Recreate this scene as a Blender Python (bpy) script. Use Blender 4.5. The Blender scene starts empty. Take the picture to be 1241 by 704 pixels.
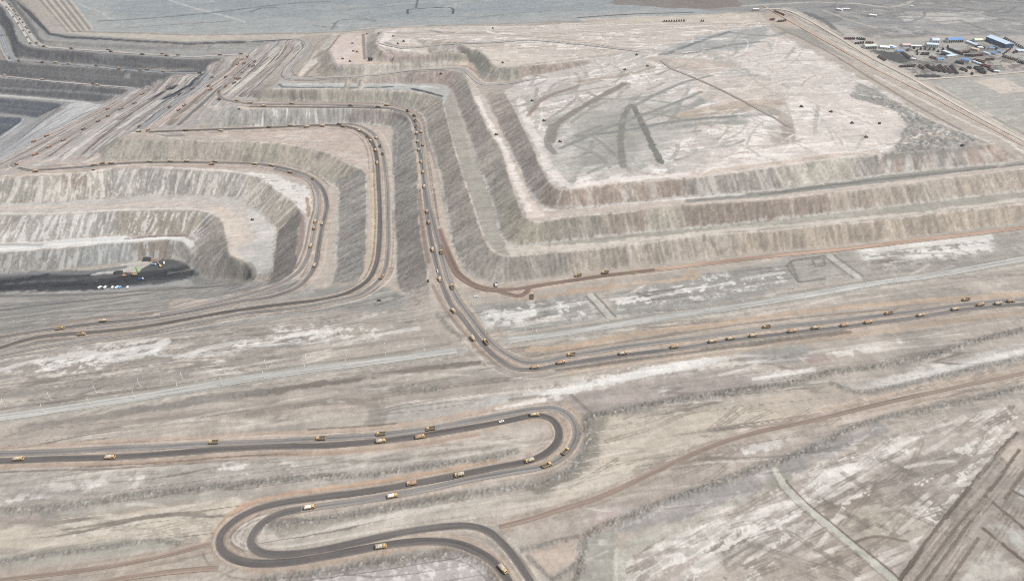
import bpy, bmesh, math, random
import numpy as np
from mathutils import Vector, Matrix
from mathutils.geometry import delaunay_2d_cdt
random.seed(7); RNG = np.random.default_rng(11)
C = bpy.context.scene.collection
SC = bpy.context.scene

# ------------------------------------------------------------------ camera, sky, sun, exposure
H, PITCH, F, CX, CY = 500.0, math.radians(37.0), 826.0, 620.5, 352.0
cam = bpy.data.objects.new('camera', bpy.data.cameras.new('camera')); C.objects.link(cam)
cam.location = (0, 0, H); cam.rotation_euler = (math.radians(90) - PITCH, 0, 0)
cam.data.sensor_fit = 'HORIZONTAL'; cam.data.sensor_width = 36.0
cam.data.lens = F / 1241.0 * 36.0
cam.data.clip_start = 5.0; cam.data.clip_end = 60000.0
SC.camera = cam
SUN_EL, SUN_AZ = math.radians(58), math.radians(96)      # azimuth measured clockwise from +Y
W = bpy.data.worlds.new('World'); SC.world = W; W.use_nodes = True
wn = W.node_tree.nodes; bg = wn['Background']
sky = wn.new('ShaderNodeTexSky'); sky.sky_type = 'NISHITA'; sky.sun_disc = False
sky.sun_elevation = SUN_EL; sky.sun_rotation = SUN_AZ
sky.air_density = 1.0; sky.dust_density = 3.0; sky.ozone_density = 1.0; sky.altitude = 600
hs = wn.new('ShaderNodeHueSaturation'); hs.inputs['Saturation'].default_value = 0.45      # a thin high overcast takes the blue out of the sky
W.node_tree.links.new(sky.outputs[0], hs.inputs['Color']); W.node_tree.links.new(hs.outputs[0], bg.inputs[0]); bg.inputs[1].default_value = 0.135
sun = bpy.data.objects.new('sun', bpy.data.lights.new('sun', 'SUN')); C.objects.link(sun)
sun.data.energy = 2.7; sun.data.angle = math.radians(6); sun.data.color = (1.0, 0.93, 0.83)
sd = Vector((math.sin(SUN_AZ) * math.cos(SUN_EL), math.cos(SUN_AZ) * math.cos(SUN_EL), math.sin(SUN_EL)))
sun.rotation_euler = sd.to_track_quat('Z', 'Y').to_euler()
SC.view_settings.view_transform = 'Standard'; SC.view_settings.look = 'None'
SC.view_settings.gamma = 1.0; SC.view_settings.use_curve_mapping = False
SC.view_settings.exposure = 0.55
SC.cycles.pixel_filter_type = 'BLACKMAN_HARRIS'; SC.cycles.filter_width = 0.95; SC.cycles.use_denoising = False
SC.cycles.max_bounces = 4; SC.cycles.diffuse_bounces = 2

# ------------------------------------------------------------------ survey: a point of the ground plan from its bearing and level
SP, CP = math.sin(PITCH), math.cos(PITCH)
def plan(px, py, z):
    px = np.asarray(px, float); py = np.asarray(py, float); z = np.asarray(z, float)
    u = (px - CX) / F; v = (py - CY) / F
    dy = CP - v * SP; dz = -SP - v * CP
    t = (z - H) / dz
    return t * u, t * dy
def spline(P, step, smooth=True):
    """P (n,k) control points -> points every ~step along a Catmull-Rom curve (first two columns measure length)"""
    P = np.asarray(P, float)
    if len(P) < 3 or not smooth:
        out = []
        for a, b in zip(P[:-1], P[1:]):
            n = max(1, int(math.ceil(np.hypot(*(b - a)[:2]) / step)))
            out += [a + (b - a) * k / n for k in range(n)]
        return np.array(out + [P[-1]])
    Q = np.vstack([2 * P[0] - P[1], P, 2 * P[-1] - P[-2]])
    out = []
    for i in range(1, len(Q) - 2):
        p0, p1, p2, p3 = Q[i - 1:i + 3]
        d = [max(1e-3, np.hypot(*(b - a)[:2])) ** 0.5 for a, b in ((p0, p1), (p1, p2), (p2, p3))]
        t0 = 0; t1 = d[0]; t2 = t1 + d[1]; t3 = t2 + d[2]
        n = max(1, int(math.ceil(d[1] ** 2 / step)))
        for k in range(n):
            t = t1 + (t2 - t1) * k / n
            a1 = (t1 - t) / (t1 - t0) * p0 + (t - t0) / (t1 - t0) * p1
            a2 = (t2 - t) / (t2 - t1) * p1 + (t - t1) / (t2 - t1) * p2
            a3 = (t3 - t) / (t3 - t2) * p2 + (t - t2) / (t3 - t2) * p3
            b1 = (t2 - t) / (t2 - t0) * a1 + (t - t0) / (t2 - t0) * a2
            b2 = (t3 - t) / (t3 - t1) * a2 + (t - t1) / (t3 - t1) * a3
            out.append((t2 - t) / (t2 - t1) * b1 + (t - t1) / (t2 - t1) * b2)
    return np.array(out + [Q[-2]])
def rd(s, z=None):
    """'x,y x,y,z ...' -> array (n,3)"""
    out = []
    for w in s.split():
        v = [float(q) for q in w.split(',')]
        if len(v) < 3: v.append(z if z is not None else out[-1][2])
        out.append(v)
    return np.array(out)

# ------------------------------------------------------------------ breaklines: crests and toes of every bench
LINES = []
def BL(s, z=None, smooth=True): LINES.append((rd(s, z), smooth))
# spoil heap, from its top down
BL('612,113,47 623,131,51 633,152,53 642,170,54 649,186,55 659,209,55 669,224 682,230.5 695,230 718,225.5 754,221.6 790,218.5 837,216 880,210.5 921,205 954,201 998,194.5 1037,190 1076,187.5 1132,182 1168,178 1205,174,52 1216,181,48')
BL('588,114,38 600,141 618,178 634,210 648,239 660,250 676,253 703,250.5 765,245 829,238 930,230.6 980,224.7 1032,217.7 1065,212.5 1117,206 1179,202,38 1217,197,39 1241,195,40 1300,189,40')
BL('350,97,20 400,97.5,23 450,94.5,28 501,87.5,33 540,86.3,36 562,89.6,38 565.5,95,38 568.6,103 572,113.5 591,155 607,180 610,188 618,216 631,252.5 637,263.5 648.7,268.8 674.5,265 713,260.8 775,256 816,250 842,248.7 930,243.5 998,235.8 1076,226.7 1153,216 1241,206 1300,199')
BL('335,102,19 360,101 400,100.2 440,100.5 480,100.5 520,101.5 537,102.5 545,107 555,127 562,145 571,172.5 582,207.5 588,218 599,250 612,290 622,298.5 640,297 662,294 700,290 790,279.6 868,273 930,267.5 1011,257.7 1101,247 1179,238 1241,232 1300,225')
BL('323,107.5,19 331,108 352,108.5 429,108.5 480,110.5 517,114 533,118 536.7,123 542.5,148 549,172.5 558,203.5 571,242 581,273 591,296 604,308 620,310.5 661,306.7 713,303 765,296 842,286 930,280 998,273 1065,268 1127,259 1241,247 1300,240')
BL('313,121,0 377,123 465,124.5 501,131 513,140 517,147 519,165 523,178 530,194.7 535.5,220.5 542,255 548,287.5 554.8,312 560,323 575,333.5 599,341 632,340 662,335 700,330 765,322 842,314 930,304 1024,296 1127,283.5 1241,269 1300,262')
# upper tiers
BL('372,91.7,21 400,91.5,23 450,90,28 501.6,83.5,33 540,81.5,36 556,80.5,38 563,80,38.5')
BL('414,43,22 406,52,30 399.5,60,38 401,66,41 404,74,41 409,79 420,79.5 450,78.6 501,76.7 540,75.6,41 557,76.3,40')
BL('402,48,17 394,58,22 386,68,24 388,80,23 378,88,22')
BL('447,43,30 444,60,39 448,74,41 453,75 475.8,74.2 514.5,72.6 553,71.2 567,72.3,41 574,77,40 579,89.6,38 586,96.5,38 598,98.5,40 610,97.8,42 620,97,44 661,90,49 713,80,54 745,73,57 775,66.8,60')
BL('466,37,36 459,44,48 456,52,58 460,58,60 467,62 482,62.4 540,61.3 577,60.8 585,64 590.5,70.3 598,79 610,82.2 648,79 695,73.8 739,68 775,64.3,61')
# haul bench three and the faces under it
BL('296,133,0 340,132 382,131.6 426,131.8 460,133 489.6,136.4 497,143 499,152 501,172 503,194.7 505,220.5 506.5,255 510,288.7 515,317 518,339 521,353 523,366,0')
BL('182,164,-21 205,161 235,158 265,155.5 300,153.5 351.6,151.6 408,149.6 440,150.5 468,151.5 475.4,155 476,180 476.8,223 477.4,255 480,301.6 480.5,330,-21 481,342,-19 485,352,-15 493,360,-9 508,367,-3')
BL('141,167,-21 150,169.3 227,169.5 300,172 345,174.7 369.6,179 398,185.6 423.8,199.8 437,204 443,208 443.5,223 444,255 443.5,284.8 443,308 440.5,325 433,340,-21 420,350,-22 395,360,-24 360,367,-26 330,372,-28')
BL('102,196.6,-42 150,195.3 233.8,194 300,197 355.4,201 376,207.5 400.6,221.7 409.5,229 411,238 410.3,255 410,282 407.7,311.9 406,335,-42 398,347,-39 380,356,-35 355,362,-32')
BL('0,216,-43 45,214,-42 77,211.4 112,209 129,205 150,203 190,203.7 227,205.6 279,208.9 300,211.4 319,217.9 338.7,236 354,243.7 362,252 364,260 363,267 360.6,288.7 358.5,311.9 357.5,323 351,332.5,-43 340,339.5,-45 320,346,-48 290,352,-50')
BL('-40,249,-66 0,247 64,245 129,240 193,236.5 263,238 291,243.5 310,254 331,272 335.5,280 331.6,311.9 328.4,332 326,340,-66')
BL('-40,262,-66 0,260 77,259.5 129,256.5 186,254.5 237,254.5 255,258.5 263,263.5 271,275 275,294 279,311.5 288,315,-67 298,318,-68 305,327,-71 308.5,338,-74')
BL('-40,297,-84 0,294.5 64,291.5 129,287 191,287 224,286.3 233,289 238,296 240,312,-87 243,328,-94 249,336,-98 275,339,-97 300,341,-91')
BL('-40,310,-84 0,307 57,303 116,297 170,293 206,291.3 220,293 227,299,-85 231,309,-90')
BL('-40,335,-100 0,332.5 64,327 122,322 170,316.5 206,313.5 222,317 232,324,-99')
BL('-40,348,-100 0,346 60,343 120,341 180,338 225,334 238,337')
BL('-40,360,-97 0,358.5 100,356.5 200,350 245,345,-96 285,344,-92')
BL('-40,402,-40 0,396,-41 100,386,-44 200,371,-47 260,359,-50 290,356,-51')
BL('-40,411,-33 0,406,-34 77,398,-36 165,386,-38 232,372,-40 300,361,-42 326,351,-43')
BL('-40,430,-27 0,421,-28 52,408.5,-29 103,403,-29 180,395,-28 245,383,-26 320,374,-26 352,370,-25 416,359,-22 440,350,-21')
BL('-40,445,-24 0,436,-24 100,421,-23 200,406,-21 300,389,-19 400,376,-16 460,365,-13 490,371,-7 520,378,-2')
BL('-60,455,-19 0,445,-19 100,440,-17 200,421,-15 300,408,-12 400,400,-9 480,392,-5 535,396,-1')
BL('-60,514,-8 0,506,-8 110,490,-7 320,456,-4 468,437,-2 560,423,0 693,402.7 930,366 1081,340 1241,314 1300,304')
# deep pit, rim first
BL('19,-2,-1 39,13,-1 50,27 62,40 80,43 160,47.5 227,51.7 300,49 346,47 364,45.5,0')
BL('17,0,-4.5 37,15 49,31 61,42.5 80,46 160,50.5 227,54.5 300,52 346,50,-4 ')
BL('8,-8,-7 20,6 31,18 43,35 54,48.8 100,52 160,54.5 227,56 300,54 335,53,-5')
BL('-4,-12,-14 13,3 25,20 37,39 48,53.5 100,58 150,60.8 201,64 266,65 310,63,-12 ')
BL('-40,-40,-14 0,8 14,28 32,56.7 90,62.5 160,67.7 189,69.8 232,73 262,71 284,68.5,-15')
BL('-40,-15,-36 0,28 13,50 21,71 52,74 116,78 160,82.8 214,87 246,87,-36')
BL('-40,10,-36 0,54 9,73.5 26,76.5 84,80.5 160,86.3 201,89 225,90.5,-37 ')
BL('-60,70,-60 -30,90 0,92 64,98 116,103 160,106 177,107,-60')
BL('-60,75,-60 -30,92.5 0,94.3 64,100.3 120,105.5 158,108.7,-61')
BL('-60,104,-72 0,106 90,111.3 146,115.7,-70'); BL('-60,105,-72.5 0,107.3 90,112.6 140,116.8,-71')
BL('-60,110,-83 0,114 64,119 103,123 126,124.6,-79')
BL('-60,115,-83 0,118.5 60,123.2 82,125.5 86,127 78,132 45,152 22,169,-80 0,186,-74')
BL('-60,133,-103 0,137.5 30,141 44,143.5 40,148 20,162,-100 0,176,-92')
BL('-60,136,-103 0,140 24,143.3 28,145 20,152 0,168,-101')
BL('-60,160,-120 -20,160,-120 0,160,-120 8,157,-119'); 
BL('162,110.5,-62 122,129,-65 62,160,-55 49,168,-53 0,195,-49 -40,215,-46')
# ramps between the pit and the benches
BL('178,108,-60 163,122,-57 131,140,-52 101,156,-48 60,178,-45 22,199,-42')
BL('205,120,-42 190,130,-42 150,160,-37 115,184,-39 60,200,-42')
BL('249,90,-36 238,108,-33 205,131.6,-28 170,156.5,-22')
BL('299,68,-14 290,80,-16 273,93,-18 250,108,-19 216,133,-20 192,153,-21')
BL('308,74,-10 302,80,-9 285,95,-7 272,105,-5 264,112,-3 264,119,-1 275,126,0 295,129,0')
BL('351.6,51,-3 347,64.5,-1 317,90,0 297,112,0')
BL('364,49.6,-1 371,58,5 345,86,17 346,93,19 352,96,20')
BL('405,42,8 382,67,18 361,89,22')
# desert and outlying ground
for s in ('-60,-30,0 120,25,0 250,38,0 380,36,2 440,34,6 520,30,14 620,28,22 700,26,28 780,21,34 860,16,40 925,12,43 1000,25,46 1060,60,46 1120,95,46 1180,130,45 1241,163,43 1300,195,42',
          '-200,-60,0 200,-10,0 600,-10,8 1000,-10,36 1241,-10,44 1400,-10,44',
          '1130,50,45 1241,60,45 1350,70,45', '1130,100,46 1200,130,45 1241,140,44 1330,170,44'):
    BL(s, 0)
PTS = [rd(s)[0] for s in '700,130,55 800,180,55 900,150,56 1000,120,56 900,60,57 850,40,56 760,40,58 650,50,60 550,50,58 500,45,54 1080,150,55 1000,60,52 1060,110,54 1130,150,52 940,30,48 650,190,55 760,200,55 520,66,42 430,68,42 430,50,32 520,105,19 600,480,0 900,430,0 1100,400,0 1241,380,0 700,470,0 0,600,-5 300,600,-4 600,600,-2 900,600,0 1241,600,2 -100,704,-6 300,704,-5 600,704,-4 900,704,0 1400,704,2 300,520,-4 0,560,-6 620,380,0 900,340,0 1100,310,0 560,390,0 320,300,-66 318,341,-70'.split()]
vx, ed, vz = [], [], []
for P, sm in LINES:
    X, Y = plan(P[:, 0], P[:, 1], P[:, 2])
    Q = spline(np.stack([X, Y, P[:, 2]], 1), 7.0, sm)
    if len(Q) > 8:                                     # crests and toes are never quite straight
        jt = np.convolve(RNG.normal(0, 1, len(Q) + 4), [.2, .6, 1, .6, .2], 'valid')[:len(Q)] * 0.75
        d = np.gradient(Q[:, :2], axis=0); d /= np.maximum(1e-6, np.hypot(*d.T))[:, None]
        jt[0] = jt[-1] = 0; Q[:, 0] += -d[:, 1] * jt; Q[:, 1] += d[:, 0] * jt
    b = len(vx); vx += [tuple(q[:2]) for q in Q]; vz += list(Q[:, 2]); ed += [(b + i, b + i + 1) for i in range(len(Q) - 1)]
for p in PTS:
    X, Y = plan(*p); vx.append((float(X), float(Y))); vz.append(p[2])
for X in (-4500, -2200, 0, 2200, 4500):
    for Y in (-700, 60): vx.append((X, Y)); vz.append(-5 if X < 0 else 0)
    for Y in (4000, 9000): vx.append((X, Y)); vz.append(0 if X < 0 else 44 if X > 0 else 10)
for Y in (900, 2000): vx += [(-4500, Y), (4500, Y)]; vz += [-10, 40]
cv, ce, cf, ov, _, _ = delaunay_2d_cdt([Vector(p) for p in vx], ed, [], 0, 1e-4)
TV = np.array([tuple(v) for v in cv]); TZ = np.full(len(cv), np.nan)
for i, o in enumerate(ov):
    if o: TZ[i] = np.mean([vz[k] for k in o])
bad = np.where(np.isnan(TZ))[0]
if len(bad):
    nb = {}
    for a, b in ce: nb.setdefault(a, []).append(b); nb.setdefault(b, []).append(a)
    for i in bad:
        zz = [TZ[k] for k in nb[i] if not np.isnan(TZ[k])]; TZ[i] = np.mean(zz) if zz else 0
        k0 = np.argmin((np.array(vx)[:, 0] - TV[i, 0]) ** 2 + (np.array(vx)[:, 1] - TV[i, 1]) ** 2)
        print('crossing near z', vz[k0], 'plan', TV[i].round())

# ------------------------------------------------------------------ height grid: finer near the viewer's side of the land
NC = 1500
rowY = [235.0]
while rowY[-1] < 2350: rowY.append(rowY[-1] + 0.80 * (rowY[-1] / 288.0) ** 0.95)
rowY = np.array(rowY); NR = len(rowY)
wid = 1.2 * (0.6 * rowY + 226) + 75
tcol = np.linspace(-1, 1, NC)
GX = wid[:, None] * tcol[None, :]; GY = np.repeat(rowY[:, None], NC, 1)
GZ = np.zeros((NR, NC))
def put(tri):
    p = TV[list(tri)]; z = TZ[list(tri)]
    r0 = np.searchsorted(rowY, p[:, 1].min()); r1 = np.searchsorted(rowY, p[:, 1].max())
    if r1 <= r0: return
    ww = wid[r0:r1]
    lo = min((p[:, 0].min() / ww).min(), 1.0); hi = max((p[:, 0].max() / ww).max(), -1.0)
    c0 = max(0, int((lo + 1) / 2 * (NC - 1))); c1 = min(NC, int((hi + 1) / 2 * (NC - 1)) + 2)
    if c1 <= c0: return
    x = GX[r0:r1, c0:c1]; y = GY[r0:r1, c0:c1]
    (ax, ay), (bx, by), (cx, cy) = p
    d = (by - cy) * (ax - cx) + (cx - bx) * (ay - cy)
    if abs(d) < 1e-9: return
    l0 = ((by - cy) * (x - cx) + (cx - bx) * (y - cy)) / d
    l1 = ((cy - ay) * (x - cx) + (ax - cx) * (y - cy)) / d
    l2 = 1 - l0 - l1; m = (l0 >= -1e-6) & (l1 >= -1e-6) & (l2 >= -1e-6)
    GZ[r0:r1, c0:c1][m] = (l0 * z[0] + l1 * z[1] + l2 * z[2])[m]
for f in cf:
    for k in range(1, len(f) - 1): put((f[0], f[k], f[k + 1]))
def rowcol(X, Y):
    r = np.interp(Y, rowY, np.arange(NR)); w = np.interp(Y, rowY, wid)
    c = (np.clip(X / w, -1, 1) + 1) / 2 * (NC - 1)
    return r, c
def bil(A, r, c):
    r = np.clip(r, 0, NR - 1.001); c = np.clip(c, 0, NC - 1.001)
    i = r.astype(int); j = c.astype(int); fr = r - i; fc = c - j
    return (A[i, j] * (1 - fc) + A[i, j + 1] * fc) * (1 - fr) + (A[i + 1, j] * (1 - fc) + A[i + 1, j + 1] * fc) * fr
def hgt(X, Y): return bil(GZ, *rowcol(np.asarray(X, float), np.asarray(Y, float)))
def blur(A, n=1):
    for _ in range(n):
        A = np.pad(A, 1, mode='edge'); A = (A[:-2] + 2 * A[1:-1] + A[2:]) / 4; A = (A[:, :-2] + 2 * A[:, 1:-1] + A[:, 2:]) / 4
    return A
GZ = blur(GZ, 2)
# ------------------------------------------------------------------ noise in metres on the ground plan
def _h(i, j, seed):
    n = (i.astype(np.int64) * 374761393 + j.astype(np.int64) * 668265263 + seed * 974634777) & 0xFFFFFFFF
    n = ((n ^ (n >> 13)) * 1274126177) & 0xFFFFFFFF
    n = n ^ (n >> 16)
    return (n & 0xFFFF).astype(np.float32) / 32767.5 - 1.0
def vn(x, y, seed):
    i = np.floor(x); j = np.floor(y); fx = x - i; fy = y - j
    fx = fx * fx * (3 - 2 * fx); fy = fy * fy * (3 - 2 * fy)
    a = _h(i, j, seed); b = _h(i + 1, j, seed); c = _h(i, j + 1, seed); d = _h(i + 1, j + 1, seed)
    return (a * (1 - fx) + b * fx) * (1 - fy) + (c * (1 - fx) + d * fx) * fy
def fbm(x, y, s, o=4, seed=1, g=0.55):
    out = 0; amp = 1; tot = 0
    for k in range(o):
        out = out + amp * vn(x / s, y / s, seed + 17 * k); tot += amp; amp *= g; s /= 2.03
    return (out / tot * 1.5).astype(np.float32)
N90 = fbm(GX, GY, 90, 5, 1); N25 = fbm(GX, GY, 25, 4, 2); N8 = fbm(GX, GY, 8, 3, 3); N3 = fbm(GX, GY, 3.2, 2, 4); NF = fbm(GX, GY, 1.5, 1, 9)
_a = math.atan2(240, 1500)                                           # the lie of the strata and old tracks across the plain
AX, AY = GX * math.cos(_a) + GY * math.sin(_a), -GX * math.sin(_a) + GY * math.cos(_a)
ST = fbm(AX / 9, AY, 9, 4, 5); ST2 = fbm(AX / 7, AY, 26, 4, 6); STF = fbm(AX / 14, AY, 3.5, 3, 8)
_b = math.radians(28)
BX, BY = GX * math.cos(_b) + GY * math.sin(_b), -GX * math.sin(_b) + GY * math.cos(_b)
DI = fbm(BX / 7, BY, 7, 4, 7)                                        # diagonal dozer strokes
def sstep(a, b, x):
    t = np.clip((x - a) / (b - a), 0, 1); return t * t * (3 - 2 * t)

# fade to open ground at the far sides of the survey
_e = np.maximum(sstep(0.93, 1.0, np.abs(GX / wid[:, None])), sstep(2200, 2340, GY))
GZ = GZ * (1 - _e) + (_e * np.where(GX > 0, 44 * sstep(900, 2000, GY), 0))
_gy = np.gradient(GZ, axis=0) / np.gradient(GY, axis=0)
_gx = np.gradient(GZ, axis=1) / np.gradient(GX, axis=1)
_gy = _gy - _gx * (np.gradient(GX, axis=0) / np.gradient(GY, axis=0))
SLOPE = np.hypot(_gx, _gy)
FACE = blur(sstep(0.20, 0.34, SLOPE).astype(np.float32), 1)
def ground_at(px, py):
    """where a sight line first meets the ground (used as the survey's plan position)"""
    px = np.atleast_1d(np.asarray(px, float)); py = np.atleast_1d(np.asarray(py, float))
    u = (px - CX) / F; v = (py - CY) / F
    dy = CP - v * SP; dz = -SP - v * CP
    T = np.linspace(0, 1, 700)
    z0 = 75.0; z1 = -135.0
    zz = z0 + (z1 - z0) * T
    t = (zz[None, :] - H) / dz[:, None]
    X = t * u[:, None]; Y = t * dy[:, None]
    below = zz[None, :] <= hgt(X, Y)
    k = np.argmax(below, 1); k[~below.any(1)] = 699
    k = np.clip(k, 1, 699); i = np.arange(len(px))
    return X[i, k], Y[i, k], hgt(X[i, k], Y[i, k])
def trace(s, step=6.0, smooth=True):
    P = rd(s, 0)[:, :2]
    X, Y, Z = ground_at(P[:, 0], P[:, 1])
    return spline(np.stack([X, Y, Z], 1), step, smooth)
def dist_line(Q, R):
    D = np.full((NR, NC), 1e6, np.float32); U = np.zeros((NR, NC), np.float32); S = np.zeros((NR, NC), np.float32)
    L = 0.0
    for a, b in zip(Q[:-1], Q[1:]):
        d = b[:2] - a[:2]; n = float(np.hypot(*d))
        if n < 1e-6: continue
        d = d / n
        r0 = np.searchsorted(rowY, min(a[1], b[1]) - R); r1 = np.searchsorted(rowY, max(a[1], b[1]) + R)
        if r1 > r0:
            ww = wid[r0:r1]; x0 = min(a[0], b[0]) - R; x1 = max(a[0], b[0]) + R
            c0 = int(max(0, np.floor((min((x0 / ww).min(), 1) + 1) / 2 * (NC - 1)))); c1 = int(min(NC, np.ceil((max((x1 / ww).max(), -1) + 1) / 2 * (NC - 1)) + 1))
            if c1 > c0:
                x = GX[r0:r1, c0:c1] - a[0]; y = GY[r0:r1, c0:c1] - a[1]
                u = np.clip(x * d[0] + y * d[1], 0, n); ex = x - u * d[0]; ey = y - u * d[1]
                q = np.hypot(ex, ey).astype(np.float32); w = D[r0:r1, c0:c1]; m = q < w
                w[m] = q[m]; U[r0:r1, c0:c1][m] = (L + u)[m]; S[r0:r1, c0:c1][m] = (x * d[1] - y * d[0])[m]
        L += n
    return D, U, S
def inside(Q):
    M = np.zeros((NR, NC), bool)
    r0 = max(0, np.searchsorted(rowY, Q[:, 1].min())); r1 = np.searchsorted(rowY, Q[:, 1].max())
    x = GX[r0:r1]; y = GY[r0:r1]; m = np.zeros(x.shape, bool); P = np.vstack([Q, Q[:1]])
    for a, b in zip(P[:-1], P[1:]):
        if a[1] == b[1]: continue
        yr = rowY[r0:r1]; k = np.where((a[1] > yr) != (b[1] > yr))[0]
        if len(k):
            xc = a[0] + (yr[k] - a[1]) * (b[0] - a[0]) / (b[1] - a[1])
            m[k] ^= x[k] < xc[:, None]
    M[r0:r1] = m
    return M

_g = inside(trace('-90,345 0,350 120,351 200,346 284,341 322,347 345,342 372,352 405,342 440,350 470,352 487,372 480,385 400,382 300,396 200,412 100,428 0,445 -90,455', 20, False))
FACE = FACE * (1 - blur(_g.astype(np.float32), 3)); FLAT = 1 - FACE
# streaks that run down the faces: noise averaged along the fall line
def fall_streaks(field, step, n):
    m = FACE > 0.02; idx = np.where(m)
    sx = bil(np.asarray(_gx), *(i.astype(float) for i in idx)); 
    g = np.maximum(SLOPE, 1e-3); ux = blur(_gx / g, 2); uy = blur(_gy / g, 2)
    tot = field[m].astype(np.float32).copy(); cnt = 1
    for sg in (1, -1):
        X = GX[m].copy(); Y = GY[m].copy()
        for k in range(n):
            r, c = rowcol(X, Y); X += sg * step * bil(ux, r, c); Y += sg * step * bil(uy, r, c)
            tot += bil(field, *rowcol(X, Y)); cnt += 1
    out = np.zeros((NR, NC), np.float32); out[m] = tot / cnt
    return out / max(1e-6, out[m].std())
S1 = fall_streaks(fbm(GX, GY, 2.6, 2, 21), 2.0, 5)
S2 = fall_streaks(fbm(GX, GY, 6.5, 4, 22), 3.0, 8)
S3 = fall_streaks(fbm(GX, GY, 32, 3, 23), 3.0, 8)
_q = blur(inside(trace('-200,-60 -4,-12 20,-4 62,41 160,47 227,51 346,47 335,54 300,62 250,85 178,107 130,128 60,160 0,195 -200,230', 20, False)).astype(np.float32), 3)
S1 *= 1 - .8 * _q; S2 *= 1 - .75 * _q; S3 *= 1 - .6 * _q

# ------------------------------------------------------------------ haul roads: centre lines, half width, kind
ROADS = []
def road(name, s, hw, kind, smooth=True, berm=0.7): ROADS.append((name, s, hw, kind, smooth, berm))
# front switchbacks
road('haul_road', '-60,552 0,549.5 60,548 130,544 200,541 259,537.5 330,535 390,531.5 461,527 522,519.5 572,509.5 620,500.5 650,495.5 672,495 690,504 698,521 695,537 684,551 663,563.5 620,572 570,581 520,592 476,600.5 430,608 375,615.5 340,622', 3.3, 'grey')
road('haul_road', '375,615.5 340,622 318,634 305,652 306,662 318,670 345,672 385,667 440,655 500,643 545,637.5 572,637.5 592,644 610,659 626,679 650,715', 3.3, 'dark2')
road('haul_road', '-60,560 0,558.5 60,556 134,554 200,550 259,545 330,541 390,540 461,534.5 509,528.5 560,520 608,511 640,504.5 652,503.5 668,508 677,520 676,534 664,548 641,558.5 600,566.5 556,575.5 499,586.5 440,596 390,602.5 340,609.5 308,618 283,632 268,648 268,664 282,676 305,682 350,681 400,673 462,661.5 510,656 545,657 568,663 590,675 606,690 622,712', 3.6, 'dark')
# long road on the right, up into haul bench three
road('haul_road', '1300,364.5 1241,363.5 1200,366 1171,369 1120,376 1077,381.5 1020,388 928,398 850,408.5 760,420 692,431 660,437.5 635,438.5 612,428 592,412 572,387 552,358 541,330 533,300 525,270 520,250 516,225 513,200 511,178 508,155 500,143 480,134 450,129 400,127.5 350,126.5 303,126 285,123.5 270,119.5 265.5,112 273,104.5 285,95.5 302,81 310,73', 3.2, 'grey', True, 0.6)
road('haul_road', '1300,370 1241,369 1200,372 1157,377 1116,384 1052,392.5 1023,396.5 960,403.5 913,409 863,416 817,423 755,431 680,442 648,447.5 622,446 600,432 580,411.5 562,388 548,371 536,345 528,315 522,290 518,260 514.5,227 511,197 507.5,180 505.5,160 502,149 494,138.5 478,132.5 450,131 400,130.5 350,130 300,129.5', 3.0, 'grey2', True, 0.5)
# haul bench two and one
road('haul_road', '178,160.5 224,158.5 300,156 350,153.8 400,152 416,153 434,158 446,166 453,177 457,195 459,225 460.5,260 460,290 456,320 447,338 434,348.5 416,357 385,363.5 352,368 320,372 282,377.5 245,383 212,389.5 180,395 140,400 103,403.5 75,405.5 52,408 25,414 0,421 -60,436', 3.3, 'dark')
road('haul_road', '411,150.5 430,151.5 450,160 462,180 468,215 470,262 470,300 464,333 450,348 434,357.5 400,366 377,370.5 340,376 300,380 265,386 230,392 190,400 140,408 100,413 40,423 0,431 -60,446', 2.8, 'grey')
road('haul_road', '250,107.5 216,133 189,153 179,159', 4.0, 'dust')
road('haul_road', '300,68.5 290,78 273,92.5 250,108', 4.0, 'dust')
road('haul_road', '20,203 35,206.5 52,206 113,201.5 140,199 181,197 226,197 258,197.5 300,198.3 330,201.5 362,209 381,218.5 392,232 396,250 394,262 390.5,275 386,300 382,321 374,336 359,348 330,359 290,366 250,373 210,380.5 165,387.5 125,391.5 77,397.5 40,402 0,408 -60,420', 3.2, 'grey2')
road('haul_road', '330,204 352,209.5 370,214.5 380,222 386,237 386,255 382,270 377,297 371,315 361,330 345,341 326,349 300,357.5 270,364.5 232,373 190,382', 2.8, 'grey')
road('haul_road', '20,203 14,200 20,196 43,186 60,177.5 77,169 101,155.5 119,146.5 131,139.5 147,130 163,120 174,111.5 181,107 178,105', 3.0, 'grey')
road('haul_road', '40,172 57,164 90,150 131,131 150,120', 3.0, 'dust')
road('haul_road', '256,90.5 252,95 240,107.5 218,121 205,131 187,144 169,157.5', 4.0, 'blue')
# pit benches
road('haul_road', '-10,-6 3,2 13,11 24,24 35,40 46,53 58,57.5 87,60 135,63 173,66 201,67.5 232,69.5 266,67.7 296,66.5 304,68', 4.5, 'pale', True, 0)
road('haul_road', '-5,-2 8,10 16,21 22,28.5 28,38 33,46 38,54 44,56.5', 3.5, 'white', True, 0)
road('haul_road', '-3,30 5,48 13,66 22,74 52,76 84,78.5 117,81.5 145,84.5 178,87 215,89.5 245,88.8', 4.0, 'blue', True, 0)
road('haul_road', '-10,91 0,92.2 51,98 100,102.3 160,107', 3.0, 'palegrey', True, 0)
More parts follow.
